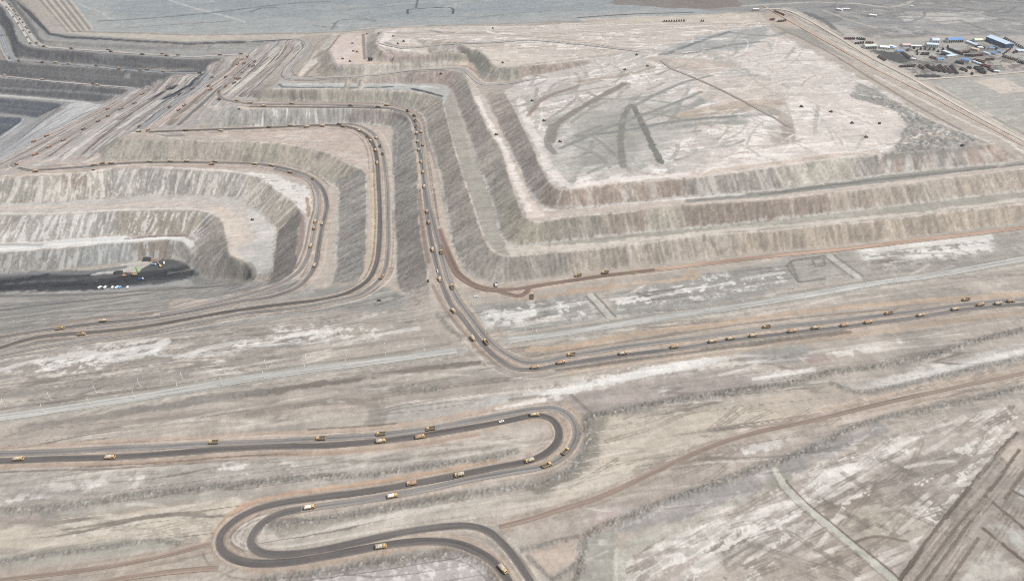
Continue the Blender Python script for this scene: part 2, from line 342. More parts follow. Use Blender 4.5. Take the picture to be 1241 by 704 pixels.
# spoil heap ramps
road('haul_road', '300,50.2 330,49 347,48 360,47.5 369,51 372,57 366,64 355,76 347,87 347.5,92 353,95.5 370,96 400,94.5 450,92 501,85.5 540,83.7 558,83.5 566,88 575,97 584,102.5 596,103.5 620,100.5 650,95.5', 3.4, 'palegrey')
road('haul_road', '352,50 348,62 332,79 315,92 299,107', 4.0, 'taupe')
road('haul_road', '459,52.5 464,53.5 474,56.5 486,58.8 500,58.8 530,55.5 560,53 600,52 640,49.3 690,53 740,58.5 780,63.5', 3.4, 'palegrey')
# orange road along the foot of the heap
road('dirt_road', '1300,268 1241,276 1127,289.5 1024,302 930,311 842,321.5 790,327.5 760,330.5', 4.2, 'toe')
road('dirt_road', '800,326 780,329 733,334 700,339 660,345 632,349.5 612,351 597,350.5 575,345 556,331 545,310 537,290 532,276', 3.2, 'brown')
road('dirt_road', '610,353 590,352.5 570,346 553,334 541,312 534,294', 1.8, 'brown')
road('dirt_road', '597,352 615,356 628,359 637,355 640,350 632,347.5', 3.0, 'brown')
road('dirt_road', '1300,438 1241,452 1150,471 1060,491 990,508 921,523 880,534.5 831,553.5 790,573 757,589 721,604.5 680,617 640,629.5 600,640', 2.2, 'darkbrown', True, 0.3)
road('dirt_road', '262,657 235,664 200,673 150,683 100,691 50,697 -40,708', 2.0, 'darkbrown', True, 0.2)
road('dirt_road', '270,688 240,690 200,694 150,701 110,708', 2.2, 'darkbrown', True, 0.2)
# highway and village roads
road('highway', '-60,514.5 0,506.3 110,490.3 220,473 320,456 468.7,436.7 561,423.3', 5.2, 'highway', True, 0)
road('highway', '609,413.6 693,402.7 777,389.2 930,365.8 1081,340.5 1127,334.5 1241,314 1300,304', 5.2, 'highway', True, 0)
road('dirt_road', '925,8 940,16 975,36 1010,55.5 1060,83 1110,108 1160,134 1200,155 1241,177 1290,200', 3.0, 'orange', True, 0.3)
road('dirt_road', '925,11.5 950,12.5 975,22 1020,48 1060,72 1105,95 1150,121 1200,149 1241,170 1290,192', 5.0, 'palesand', True, 0.3)
road('dirt_road', '1113,97.5 1150,95 1195,91.5 1241,88 1300,83', 3.0, 'palesand', True, 0)
road('dirt_road', '800,73 813,83 830,90 860,103 895,120 925,136 962,157', 2.6, 'taupe', True, 0)
road('dirt_road', '-60,339 0,337 0,337', 0.1, 'brown', False, 0); ROADS.pop()
KIND = {'dark': (108, 104, 101), 'dark2': (116, 112, 109), 'grey': (143, 140, 137), 'grey2': (124, 121, 119), 'dust': (180, 166, 158), 'blue': (150, 154, 160), 'pale': (186, 183, 177), 'white': (194, 192, 187), 'palegrey': (172, 171, 168),
        'taupe': (160, 150, 143), 'brown': (130, 113, 103), 'darkbrown': (146, 130, 119), 'highway': (190, 189, 184), 'toe': (184, 160, 143), 'orange': (194, 172, 154), 'palesand': (204, 195, 183)}
RL = []
for name, s, hw, kind, sm, berm in ROADS:
    Q = trace(s, 4.0, sm)
    n = 6; k = np.ones(2 * n + 1) / (2 * n + 1)
    z = np.convolve(np.pad(Q[:, 2], n, mode='edge'), k, 'valid'); z = np.convolve(np.pad(z, n, mode='edge'), k, 'valid')
    Q[:, 2] = z; RL.append((name, Q, hw, kind, berm))
# cut the roads into the ground
ROADMASK = np.zeros((NR, NC), np.float32); BERM = np.zeros((NR, NC), np.float32); BERMH = np.zeros((NR, NC), np.float32)
for name, Q, hw, kind, berm in RL:
    D, U, S = dist_line(Q, hw + 9)
    L = np.concatenate([[0], np.cumsum(np.hypot(*np.diff(Q[:, :2], axis=0).T))])
    zr = np.interp(U, L, Q[:, 2])
    m = 1 - sstep(hw + 1.5, hw + 8, D)
    GZ = GZ * (1 - m) + zr * m
    ROADMASK = np.maximum(ROADMASK, 1 - sstep(hw - 0.5, hw + 1.5, D))
    if berm:
        b = np.exp(-((D - hw - 1.8) / 1.3) ** 2); BERM = np.maximum(BERM, b); BERMH = np.maximum(BERMH, b * berm)
BERMH *= (1 - ROADMASK) * (1 - sstep(950, 1350, GY)); BERM *= (1 - ROADMASK)

# relief of the ground itself
NOROAD = 1 - ROADMASK
GZ = GZ + NOROAD * (FACE * (0.10 * S1 + 0.20 * S2 + 0.28 * S3 + 0.22 * N3) * np.clip(GY / 900, 0.5, 1.2) + FLAT * (0.5 * N25 + 0.18 * N8 + 0.25 * ST) + 0.05 * N3 + 0.03 * NF)
GZ = GZ + BERMH * (0.8 + 0.5 * N3)
PLAINM = blur(inside(trace('-200,425 100,418 300,392 440,372 530,378 575,370 640,362 800,340 1300,268 1300,480 1150,500 930,580 740,660 690,760 -200,760', 20, False)).astype(np.float32), 4) * NOROAD * FLAT
L1 = fbm(AX / 15, AY, 22, 3, 91); L2 = fbm(AX / 18, AY, 15, 2, 92)
GZ = GZ + PLAINM * (0.45 * np.tanh(L1 * 14) + 0.25 * np.tanh(L2 * 12))          # low ledges and washed-out windrows along the strata
RUB = (0.25 * FACE).astype(np.float32)
def rubble(s, w, h, amt=1.0, smooth=True):
    """a windrow of dumped rock: half width w, height h"""
    global GZ, RUB
    D, U, S = dist_line(trace(s, 6, smooth), w * 3.2)
    m = np.exp(-(D / w) ** 2) * NOROAD
    GZ = GZ + m * h * 0.32 * (0.8 + 0.9 * NF + 0.45 * N3 + 0.15 * N8); RUB = np.maximum(RUB, m * amt)
    return m
def cells(x, y, size, seed):
    i0 = np.floor(x / size); j0 = np.floor(y / size); best = np.full(x.shape, 9.0, np.float32)
    for a in (-1, 0, 1):
        for b in (-1, 0, 1):
            i = i0 + a; j = j0 + b
            dx = x / size - (i + .5 + .38 * _h(i, j, seed)); dy = y / size - (j + .5 + .38 * _h(i, j, seed + 5))
            best = np.minimum(best, np.hypot(dx, dy) / (.75 + .35 * _h(i, j, seed + 9)))
    return best
def dumped_heaps(s, size, h):
    '''end-tipped loads left side by side'''
    global GZ
    Q = trace(s, 20, False); m = inside(Q).astype(np.float32); m = blur(m, 3) * NOROAD * FLAT
    c = np.clip(1 - cells(GX, GY, size, 33) / .55, 0, 1)
    GZ = GZ + m * h * c ** .8
    return m * c
def bank(s, drop, back):
    """ground falls by drop on the right of the line and comes back up over `back` metres"""
    global GZ
    D, U, S = dist_line(trace(s, 6), back)
    d = np.where(S > 0, D, 0) * (D < 1e5)
    GZ = GZ - drop * sstep(0, abs(drop) * 1.6, d) * (1 - sstep(back * .4, back, d)) * NOROAD
# ------------------------------------------------------------------ rock windrows and banks of the plain
RB = []
for s, w, h, a in (
    ('-40,625 0,619.4 77,614 155,601 232,592 300,586 364,579.5 429,577 480,570 532,562.7 584,556 625,547', 4.0, 2.4, 1.0),
    ('0,681 51,673.6 116,664.6 180,655.5 217,658', 2.5, 1.2, .8),
    ('315,637.5 364,632 429,622 480,614 532,604 620,591 661,583 690,570 708,547 716,524', 4.5, 2.0, 1.0),
    ('320,704 403,691.6 455,681 506,676 558,671 584,684 600,700', 5.0, 1.6, .9),
    ('706,524 718,505 739,501 790,489.6 842,482 894,474 930,468 972,461 1003,452 1050,446 1101,437 1153,422.5 1204,408 1241,399 1300,387', 4.5, 3.4, 1.0),
    ('1009,465 1042,475.4 1076,470 1140,456 1205,440.6 1241,434 1300,424', 3.5, 2.0, .8),
    ('698,702 705,679 710,650 726,640 765,624.6 816,604 868,586 921,566 972,548.5 1011,530.4 1034,518 1076,505 1127,494.7 1179,484 1241,469 1300,458', 3.6, 2.6, 1.0),
    ('633,666 665,658 700,650', 2.5, 1.2, .8), ('640,674 669,702', 2.0, 1.0, .7), ('698,684 670,703', 2.5, 1.2, .7),
    ('674,448 739,439 790,433 816,430', 2.2, 1.0, .5), ('852,424 921,414 985,406 1024,400', 2.6, 1.6, .5),
    ('155,406.5 206,400.6 258,389', 2.2, 1.3, .7), ('300,384 364,378.7 429,372 470,366', 2.2, 1.4, .7),
    ('530,381 545,398 560,409', 3.0, 1.6, .6), ('480,474 532,470', 5, 1.2, .8),
    ('1076,190 1140,184 1190,178', 6, 1.0, .6)):
    RB.append((s, rubble(s, w, h, a)))
bank('744,702 747,663 770,650 842,624.6 930,588.5 954,579.5 1011,552 1050,534 1089,524', 2.0, 60)
bank('300,476.7 377,466 429,458.6 506,447 581,439', 1.6, 30)
bank('26,518 103,507.6 180,494.7 232,487 320,474', 1.8, 30)
bank('300,501 377,487 455,488', 1.6, 30)
bank('921,414 985,407 1050,399 1120,391 1200,379 1241,376', 1.8, 40)
bank('640,362 700,356 760,350 800,344', 1.5, 30)

HEAPS = dumped_heaps('850,72 905,66 960,80 1000,98 940,100 880,92', 9, .9); dumped_heaps('640,32 760,27 760,30 640,36', 10, 1.5)
# ------------------------------------------------------------------ ground colours (rock and dust, with some haze and shade mixed in)
COL = np.zeros((NR, NC, 3), np.float32)
ROUGH = np.ones((NR, NC), np.float32)                     # how strongly the grain shows
def mix(m, col):
    global COL
    m = m[..., None]; COL = COL * (1 - m) + np.array(col, np.float32) * m
NZ = {'n90': N90, 'n25': N25, 'n8': N8, 'n3': N3, 'st': ST, 'st2': ST2, 'stf': STF, 'di': DI, 's1': S1 * .6, 's2': S2 * .6, 's3': S3 * .6}
def field(nz):
    out = 0
    for k, a in nz: out = out + a * NZ[k]
    return out
def only_m(m, only):
    if only == 'face': m = m * FACE
    elif only == 'flat': m = m * FLAT
    return m * NOROAD
def poly(s, col, f=4, op=.9, nz=(('n25', 3), ('n8', 2)), only=None, smooth=False):
    Q = trace(s + ' ' + s.split()[0], 8, smooth)[:-1]
    R = max(f, 1) + sum(abs(a) for _, a in nz) * 1.5
    D, U, S = dist_line(np.vstack([Q, Q[:1]]), R)
    I = inside(Q); sd = np.where(I, np.minimum(D, R), -np.minimum(D, R)) + field(nz)
    f *= .5; mix(only_m(sstep(-f, f, sd + .45 * N3 + .3 * NF) * op, only), col)
def stroke(s, w, col, f=2, op=.85, nz=(('n8', 1.0),), only=None, smooth=True, taper=False):
    Q = trace(s, 6, smooth); R = w + f + sum(abs(a) for _, a in nz) * 1.5
    D, U, S = dist_line(Q, R)
    ww = w
    if taper:
        L = np.hypot(*np.diff(Q[:, :2], axis=0).T).sum(); t = np.clip(U / L, 0, 1); ww = w * (4 * t * (1 - t)) ** 0.5
    f *= .5; mix(only_m(sstep(-f, f, ww - D + field(nz) + (.35 * N3 + .25 * NF) * min(1, w / 2)) * (D < 1e5) * op, only), col)
def speck(s, col, thr, nz, f=.25, op=.9, only=None, feather=12):
    """broken patches of a colour inside a plot"""
    Q = trace(s + ' ' + s.split()[0], 8, False)[:-1]
    D, U, S = dist_line(np.vstack([Q, Q[:1]]), feather * 2)
    sd = np.where(inside(Q), np.minimum(D, feather * 2), -np.minimum(D, feather * 2))
    mix(only_m(sstep(-feather, feather, sd) * sstep(thr - f * .6, thr + f * .6, field(nz) + .16 * N3 + .12 * NF) * op, only), col)

# the plain as a whole
base = np.array((192, 181, 170), np.float32)
COL[:] = base
ALL = '-200,-120 1500,-120 1500,760 -200,760'
speck('-200,395 1500,330 1500,770 -200,770', (178, 170, 162), 0.15, (('st2', .8), ('n90', .6)), .5, .75)
speck('-200,395 1500,330 1500,770 -200,770', (204, 193, 181), 0.25, (('st', .8), ('n25', .5)), .5, .6)
# desert at the back, its blue-grey partly haze put into the colour
poly('-200,-160 700,-160 940,-160 960,8 860,18 700,27 520,31 440,36 345,40 250,42 110,38 60,-10', (178, 182, 183), 25, 1)
poly('80,-160 800,-160 800,6 600,20 300,24 140,22', (168, 176, 182), 60, .9, (('n90', 30),))
speck('80,-160 800,-160 800,26 520,28 300,36 110,34', (186, 187, 184), .2, (('n90', .6), ('st2', .7)), .5, .6)
poly('780,-160 1500,-160 1500,60 1241,45 1100,42 1000,30 930,16 860,14 820,6', (170, 168, 168), 25, 1)
speck('800,-160 1500,-160 1500,70 1100,60 930,10', (150, 148, 149), .15, (('n90', .5), ('st2', .9)), .4, .7)
speck('1000,0 1241,0 1241,60 1060,60', (196, 190, 185), .35, (('st2', .9), ('n25', .5)), .3, .6)
poly('750,-4 890,-4 900,8 860,13 800,10 740,4', (158, 140, 132), 12, .6, (('n90', 12), ('st2', 10)))
poly('1090,22 1130,18 1190,14 1210,24 1150,30 1105,30', (205, 200, 196), 10, .6, (('st2', 14), ('n25', 6)))
for s in ('41,-4 80,41', '49,-4 87,41', '57,-4 94,41', '66,-4 99,38', '74,-4 106,37', '82,-4 112,36'):
    stroke(s, 4, (204, 194, 182), 3, .85, (('n8', 1),), None, False)
for s in ('45,-4 83,41', '53,-4 90,41', '62,-4 97,39', '70,-4 102,37', '78,-4 109,36'):
    stroke(s, 3.5, (168, 160, 152), 3, .8, (('n8', 1),), None, False)
poly('60,42 45,20 20,-5 41,-5 84,41', (190, 182, 174), 6, .8)
poly('84,40 160,41 250,43.5 345,41 440,37 440,40 400,42 345,47 227,51 160,47 80,43', (201, 191, 178), 5, .9, (('st', 5),))
stroke('90,38.5 160,40.5 240,43 345,41 450,35.5 560,30.5 700,26', 3, (160, 156, 150), 3, .7)
stroke('195,-3 228,8 250,14 280,22 297,27', 5, (196, 198, 196), 5, .8); stroke('97,5 103,9 125,16 128,20 140,25', 3, (200, 198, 194), 3, .7)
stroke('120,26 160,24 200,21 260,15.5 310,9.5 350,5 400,2', 4, (140, 143, 145), 4, .75, (('n25', 3), ('n8', 2)))
stroke('150,35 200,31 240,28.5 280,26', 3, (150, 152, 152), 4, .6, (('n25', 4),)); stroke('303,15 320,10 335,9.5', 4, (134, 138, 142), 4, .7, (('n8', 3),))
stroke('402,36 412,25 440,23.5 455,26', 3, (140, 142, 143), 4, .7, (('n8', 3),)); stroke('380,31 395,33 408,33', 3, (150, 150, 150), 4, .7, (('n8', 3),))
stroke('494,17 495,12 500,11.5 546,10 549,17', 3, (110, 113, 118), 3, .9); stroke('504,10 507,-3', 3, (120, 124, 130), 3, .7)
stroke('560,24 620,17 700,10 760,2', 3, (150, 156, 160), 4, .5, (('n25', 4),)); stroke('700,22 760,18 840,15.5', 4, (120, 116, 112), 3, .7)
stroke('900,8 950,5 985,3 1010,4 1040,5 1080,9 1117,-3', 6, (206, 196, 184), 5, .8); stroke('1000,14 1040,28 1062,34', 5, (205, 190, 176), 4, .7)
stroke('975,16 1000,26 1015,40 1030,50', 10, (128, 128, 128), 8, .7, (('n25', 5),))
stroke('1162,25 1185,33 1215,45 1241,57', 4, (150, 146, 142), 4, .7)

# spoil heap flats
TOP = '612,110 640,85 700,72 780,62 860,40 925,30 940,40 1000,72 1060,104 1120,140 1200,172 1170,178 1080,188 1000,195 920,206 840,215 760,222 690,231 668,224 650,190'
poly(TOP, (204, 195, 188), 4, 1, only='flat')
poly('455,36 620,32 780,24 860,18 920,15 935,30 860,45 780,62 700,70 620,80 600,80 580,62 470,62 456,50', (205, 194, 184), 6, 1, only='flat')
speck('455,36 620,32 780,24 920,15 935,32 860,45 780,62 620,82 470,62', (184, 170, 158), .2, (('st2', .7), ('n25', .6)), .3, .6, 'flat')
speck('455,36 620,32 780,24 920,15 935,32 860,45 780,62 620,82 470,62', (226, 219, 212), .4, (('st', .7), ('n25', .7)), .2, .8, 'flat')
speck(TOP, (178, 176, 168), .15, (('n90', .7), ('di', .6)), .3, .65, 'flat')
speck(TOP, (217, 202, 194), .25, (('n25', .5), ('n90', .5), ('di', .3)), .3, .6, 'flat')
speck(TOP, (228, 224, 220), .42, (('di', .8), ('n25', .5)), .2, .75, 'flat')
poly('940,42 1000,74 1060,108 1050,115 1020,120 960,105 900,80 860,62 880,48', (212, 200, 193), 14, .8, (('n90', 10), ('n25', 6)))
poly('960,105 1025,112 1050,122 1085,133 1100,150 1085,175 1000,190 900,205 830,210 860,180 930,165 950,140', (216, 204, 196), 14, .8, (('n90', 12), ('n25', 8)))
speck('960,100 1060,108 1100,150 1085,180 900,205 830,210', (232, 224, 218), .3, (('st', .8), ('n25', .5)), .25, .6)
poly('840,45 930,32 930,45 900,60 830,66 800,64', (168, 172, 174), 10, .65, (('n25', 10), ('st', 6)))
stroke('812,64 850,50 885,39', 5, (140, 142, 142), 4, .75, (('n8', 2),)); stroke('800,66 840,64 880,56 920,51', 5, (146, 148, 148), 4, .7, (('n8', 2),)); stroke('885,40 935,44 950,40', 6, (150, 154, 156), 5, .6)
poly('775,70 850,72 900,78 860,90 820,84', (196, 178, 164), 8, .6)
for s, w, c in (('700,100 755,92 790,82', 6, (186, 168, 152)), ('640,138 660,118 700,105 730,98', 5, (178, 168, 158)), ('668,170 676,150 700,135 740,112 758,102', 8, (172, 164, 150)),
                ('668,150 690,142 760,140', 14, (176, 174, 164)), ('690,172 740,150 770,142 840,128 868,110', 10, (170, 169, 162)), ('755,200 752,170 756,140 770,118', 6, (168, 166, 158)),
                ('767,128 778,150 792,180 800,196', 5.5, (160, 158, 150)), ('700,165 760,160 820,148 890,142 940,138', 5, (172, 172, 168)), ('760,150 800,155 860,150 900,148', 8, (170, 170, 164)),
                ('820,144 860,135 900,130 935,128', 14, (196, 178, 160)), ('700,200 730,190 760,168', 14, (174, 172, 162)), ('930,132 948,140 956,165', 10, (182, 170, 158))):
    stroke(s, w, c, w * .6, .75, (('di', 3), ('n8', 2)), 'flat')
stroke('848,130 880,126 878,124', 4, (220, 222, 222), 3, .8)
poly('925,155 960,150 965,172 940,178', (172, 160, 150), 5, .35, (('n8', 4),))
stroke('635,100 700,92 745,80 775,68', 4, (226, 214, 204), 4, .6); stroke('630,122 640,150 656,180 668,205 690,225 740,220 800,214 840,212', 7, (226, 214, 208), 5, .85, (('n8', 2),))
stroke('840,212 900,204 960,196 1000,190 1060,184', 6, (210, 188, 170), 5, .6, (('n8', 2),))
poly('1040,100 1062,110 1120,142 1200,174 1165,179 1080,188 1100,152 1085,134 1030,118', (172, 168, 162), 4, .95, (('n8', 3),))
DUMP = '1040,102 1062,110 1120,142 1200,174 1165,179 1080,188 1100,152 1085,134 1030,118'
speck(DUMP, (214, 209, 204), .25, (('n8', .9), ('n25', .3)), .3, .7); speck(DUMP, (128, 124, 120), .35, (('n3', .6), ('n8', .7)), .3, .6)
stroke('1112,160 1150,168 1205,182', 4, (208, 188, 174), 3, .8)
# benches of the heap
poly('563,78 575,100 600,141 618,178 634,212 648,242 660,251 703,250 830,238 930,231 1032,218 1217,197 1300,189 1300,199 1241,206 1076,226.7 930,243.5 775,256.5 713,261 650,268.5 637,264 617,214 590,155 571,113 566,92', (204, 190, 180), 3, .95, only='flat')
poly('571,111 594,150 614,180 630,215 646,243 660,262 640,268 618,216 590,155', (216, 200, 190), 4, .9, (('n8', 3),), 'flat'); stroke('578,118 596,155 612,185 628,225 640,255', 4, (228, 220, 214), 3, .7, (('n8', 3),), 'flat')
poly('830,241 930,232 1032,219 1100,210 1217,199 1300,191 1300,195 1217,202 1100,217 930,238 830,246', (165, 163, 156), 3, .9, only='flat'); stroke('921,236 1032,222 1120,212 1241,199', 2, (140, 139, 134), 2, .6, (('n8', 1),), 'flat')
stroke('842,248 930,243 998,235.5 1076,226.4 1153,215.6 1241,205.6', 2, (216, 200, 184), 2, .8, (('n8', 1.5),), 'flat'); stroke('660,255 760,246 830,241 900,235', 3, (222, 220, 214), 3, .6, (('n8', 2),), 'flat')
poly('537,102 545,107 571,172 588,218 599,250 612,291 622,298 662,294 700,290 868,273 1011,257.7 1179,238 1300,225 1300,240 1127,259 998,273 842,286 713,303 620,310.5 604,308 581,273 558,203 542,148 536,120', (182, 177, 166), 3, 1, only='flat')
poly('612,296 662,300 765,290 868,279 1011,265 1127,254 1300,236 1300,240 1127,259 998,273 842,286 713,303 620,310', (214, 202, 190), 5, .8, (('st', 4), ('n8', 2)), 'flat')
poly('850,275 921,268 1000,262 1090,250 1090,254 1000,268 921,275 850,280', (188, 184, 172), 4, .6, only='flat')
stroke('571,172 590,218 602,255 615,294', 2.5, (206, 196, 180), 2, .7, (('n8', 1.5),)); stroke('553,118 566,165 575,195', 4, (196, 190, 178), 4, .5)
poly('323,107 331,102 400,100 480,100 537,102 545,108 540,124 517,114 480,110.5 352,108.5', (186, 186, 182), 3, 1, only='flat')
stroke('345,103 400,102.5 470,102.5 530,107', 5, (206, 204, 200), 4, .7, (('n8', 2), ('st', 2)), 'flat'); stroke('338,103 346,106 380,106.5 420,106.5 440,106.2 475,105.5', 3, (118, 124, 132), 3, .75, (('n8', 3),), 'flat'); stroke('500,108 520,112.5 535,117', 3.5, (78, 84, 96), 2.5, .9, (('n8', 2),), 'flat')
# upper tiers
poly('399,60 410,42 444,40 446,74 540,72 566,73 574,78 560,80 540,75.5 409,79', (214, 196, 186), 4, 1, only='flat'); stroke('444,40 436,60 432,72 440,76.5 500,75 540,74 562,74', 4, (216, 194, 172), 3, .8)
poly('400,62 420,58 434,62 420,76 410,78', (218, 200, 194), 4, .7); stroke('440,42 442,72', 3, (150, 140, 135), 3, .7); stroke('412,43 398,60 385,78 370,92', 2.5, (176, 150, 138), 2, .8)
poly('405,41 412,42 395,62 376,82 366,93 360,92 372,74', (216, 206, 192), 4, .95); stroke('398,44 386,52 372,76 358,92', 2, (170, 164, 156), 3, .6)
poly('466,40 482,36 470,58 460,56', (226, 216, 210), 5, .8, (('n8', 4),)); stroke('570,51 592,51.5', 5, (232, 228, 222), 3, .85); stroke('510,47.5 520,47.5', 4, (232, 226, 220), 3, .8); stroke('520,37 535,40 548,40', 6, (150, 152, 154), 6, .7, (('n25', 6),))
stroke('468,52 476,56 486,58.6', 6, (150, 150, 148), 4, .8); stroke('590,38 605,43', 5, (232, 224, 218), 3, .7)
stroke('470,40 520,42 560,41 620,43 660,46 720,54 770,62', 6, (188, 168, 152), 5, .6, (('n8', 3),)); stroke('430,35.5 520,32.5 620,33 760,30 900,33', 5, (222, 212, 202), 5, .6, (('n25', 5),))
poly('700,24 780,20 880,17 915,17 915,28 800,29 720,28', (214, 200, 184), 8, .7, (('n25', 8),)); stroke('640,31 690,27 750,24', 4, (196, 164, 138), 4, .6, (('n8', 3),))
poly('566,72 575,100 600,100 620,99 586,97 577,76', (196, 172, 154), 5, .8, only='flat'); stroke('558,78 566,76 562,72', 4, (216, 192, 162), 4, .8)
poly('579,62 598,60 660,70 700,70 648,78 612,82 598,79', (212, 200, 188), 6, .8, only='flat')
# village ground and road belt on the right
poly('1000,25 1060,48 1241,45 1300,60 1300,85 1241,87 1113,97 1060,70', (186, 181, 174), 14, 1, (('n25', 8),))
poly('1050,61 1072,62 1092,66 1104,73 1100,77 1085,76 1066,69', (98, 97, 98), 5, .92, (('n8', 4),))
poly('1095,78 1120,72 1160,62 1190,52 1215,60 1190,74 1160,90 1125,88', (158, 154, 150), 8, .6, (('n25', 6),)); poly('1160,78 1200,90 1180,93 1150,82', (206, 188, 170), 8, .6, (('n25', 5),)); poly('1208,70 1232,72 1235,82 1212,82', (204, 192, 178), 8, .6, (('n25', 5),)); poly('1090,62 1118,60 1140,70 1110,76', (196, 190, 180), 8, .6, (('n25', 5),))
poly('1113,98 1241,89 1300,85 1300,200 1241,178 1190,140', (184, 180, 172), 8, 1, (('n25', 6),)); poly('1178,98 1218,95 1246,110 1241,112 1213,114', (212, 198, 184), 5, .9); speck('1113,98 1300,88 1300,180 1190,142', (200, 196, 188), .25, (('n25', .6), ('st', .6)), .3, .6); speck('1113,98 1300,88 1300,180 1190,142', (162, 159, 154), .35, (('n25', .6), ('n8', .4)), .3, .5)
poly('935,10 975,30 1060,85 1241,180 1300,205 1300,192 1241,160 1105,88 1020,42 960,10', (196, 188, 176), 6, .9, (('n8', 3),)); poly('945,34 975,36 985,44 1010,60 1035,75 1000,60', (160, 158, 152), 6, .6)
stroke('985,30 1030,55 1085,85 1140,118 1241,170', 3, (168, 160, 150), 3, .6); stroke('940,33 975,49 1015,70 1060,98 1110,128 1165,158', 3, (160, 142, 132), 3, .7); stroke('1060,92 1130,128 1241,186', 4, (216, 208, 198), 3, .7)
poly('930,14 968,24 958,32 935,30 926,22', (206, 186, 166), 6, .7)

# bench three, two, one
poly('296,124 313,121 377,123 465,124.5 501,131 517,147 519,165 530,195 542,255 555,312 575,333 560,345 540,350 523,366 518,339 510,289 505,220 501,172 497,143 460,133 300,132', (196, 182, 172), 3, 1, only='flat')
stroke('304,122 377,124.5 465,126 499,132.5 513,146 516,165 524,195 534,240 542,275', 4, (170, 154, 146), 4, .7, (('n8', 1),), 'flat'); stroke('519,185 527,212 536,255 545,295', 4, (208, 192, 176), 3, .7)
stroke('300,132 426,131.4 460,132.5 489,136 497,143 499,152 501,172 503,195 505,221 507,255 510,289 515,317 518,340', 2, (222, 206, 192), 2, .85, (('n8', 1.5),))
stroke('507,230 510,262 514,290 519,318', 3, (150, 132, 122), 3, .6); stroke('240,128 262,132 300,131', 5, (224, 208, 192), 4, .8)
poly('141,167 182,164 300,153 408,150 475,155 476,180 477,255 480,302 480,335 455,352 434,340 443,308 444,255 443,208 424,200 370,179 300,172', (200, 184, 172), 3, 1, only='flat')
poly('300,159 420,156 440,168 448,190 436,200 400,185 340,173 300,170', (208, 188, 176), 6, .8, (('st', 6), ('n25', 3)), 'flat'); speck('170,160 420,155 450,200 400,185 300,170', (216, 206, 198), .25, (('st', .8), ('n25', .4)), .3, .6, 'flat'); speck('170,160 420,155 450,200 400,185 300,170', (172, 164, 158), .35, (('st', .8),), .3, .6, 'flat')
stroke('475,160 476,200 477,255 480,300 480,330', 3, (190, 180, 170), 3, .6, (('n8', 2),)); stroke('449,206 450,250 449,300 444,322', 4, (206, 186, 164), 3, .8); stroke('452,206 453,255 452,300', 1.5, (220, 196, 172), 1.5, .7); stroke('472,190 475,225 476,290 471,328', 3.5, (204, 194, 182), 3, .7)
poly('445,340 470,342 485,356 470,366 440,364 420,362', (204, 186, 168), 5, .7)
poly('0,215 20,205 102,197 234,194 355,201 401,222 410,240 410,300 406,336 390,352 340,352 345,338 358,322 363,260 338,236 300,211 227,205.5 150,203', (198, 186, 176), 3, 1, only='flat')
poly('300,209 330,212 358,222 374,228 378,248 372,258 362,252 340,236 318,217', (224, 219, 213), 4, .9, (('n8', 4), ('n25', 3)), 'flat'); speck('300,209 330,212 358,222 376,230 376,258 362,252 340,236', (170, 170, 168), .4, (('n8', .9),), .25, .7, 'flat')
stroke('0,214.5 77,210.6 112,208.7 129,204.5 160,201.6 227,204.8 279,208 310,212.5', 3, (222, 214, 205), 2, .85, (('n8', 2),)); stroke('100,205 190,201.5 280,203 340,208 370,216', 2.5, (190, 164, 150), 2.5, .6)
poly('400,245 409,232 408,282 404,335 388,350 376,350 390,322 396,285', (196, 184, 172), 3, .85); stroke('364,262 366,285 363,305 360,322', 5, (164, 146, 140), 4, .7, (('n8', 2),)); stroke('372,240 375,262', 3, (178, 146, 124), 3, .7, (('n8', 2),))
poly('0,248 64,246 129,241 193,237 263,238 291,243 331,272 335,280 328,332 320,341 300,316 279,311 263,263 237,254 129,256 0,260', (200, 192, 184), 3, 1, only='flat')
poly('240,249 270,252 292,262 306,280 312,300 308,314 282,312 277,290 266,264 250,256', (214, 200, 186), 7, .85, (('n8', 3),), 'flat'); stroke('0,253 129,250 200,247.5 250,249 285,262 300,290', 5, (210, 194, 182), 4, .7, (('st', 2),), 'flat'); poly('285,300 330,290 328,335 316,340 306,330', (196, 194, 190), 5, .8, (('n8', 3),), 'flat'); poly('300,252 333,275 330,300 310,292', (206, 203, 198), 4, .7, (('n8', 5),), 'flat')
stroke('0,259 77,258.4 129,255.5 186,253.6 237,253.5 257,258', 2.5, (218, 210, 202), 2, .8, (('n8', 1.5),)); stroke('0,248 64,246.5 130,243 200,239 262,240 291,246 312,258', 3, (196, 194, 188), 3, .7, (('n8', 2),)); stroke('143,236.5 170,234.5', 2, (120, 120, 118), 2, .7)
poly('0,295 64,291.5 129,287 224,286 236,292 240,312 244,337 238,326 228,298 206,291 116,297 0,307', (214, 213, 210), 3, 1, only='flat'); stroke('0,302 60,297 130,292 200,288 226,290', 3, (226, 226, 224), 3, .8, (('st', 2),), 'flat'); stroke('152,289.5 190,286.4 230,285', 2.2, (156, 122, 118), 1.5, .8); stroke('0,296.5 50,297', 4, (180, 178, 172), 3, .7, (('n8', 2),), 'flat')
poly('284,344 240,345 200,350 100,357 0,359 -60,362 -60,348 0,346 120,341 225,334 240,322 280,338', (176, 176, 175), 4, 1, only=None)
SLOPEG = '-60,350 0,352 120,353 200,347 285,342 325,342 400,350 470,350 500,362 480,378 400,376 300,392 200,407 100,422 0,437 -60,446'
poly(SLOPEG, (178, 174, 169), 6, .95, (('n25', 3),)); speck(SLOPEG, (160, 158, 156), .2, (('st2', .8), ('n25', .4)), .3, .6); speck(SLOPEG, (196, 186, 176), .3, (('st', .8), ('n8', .3)), .3, .55)
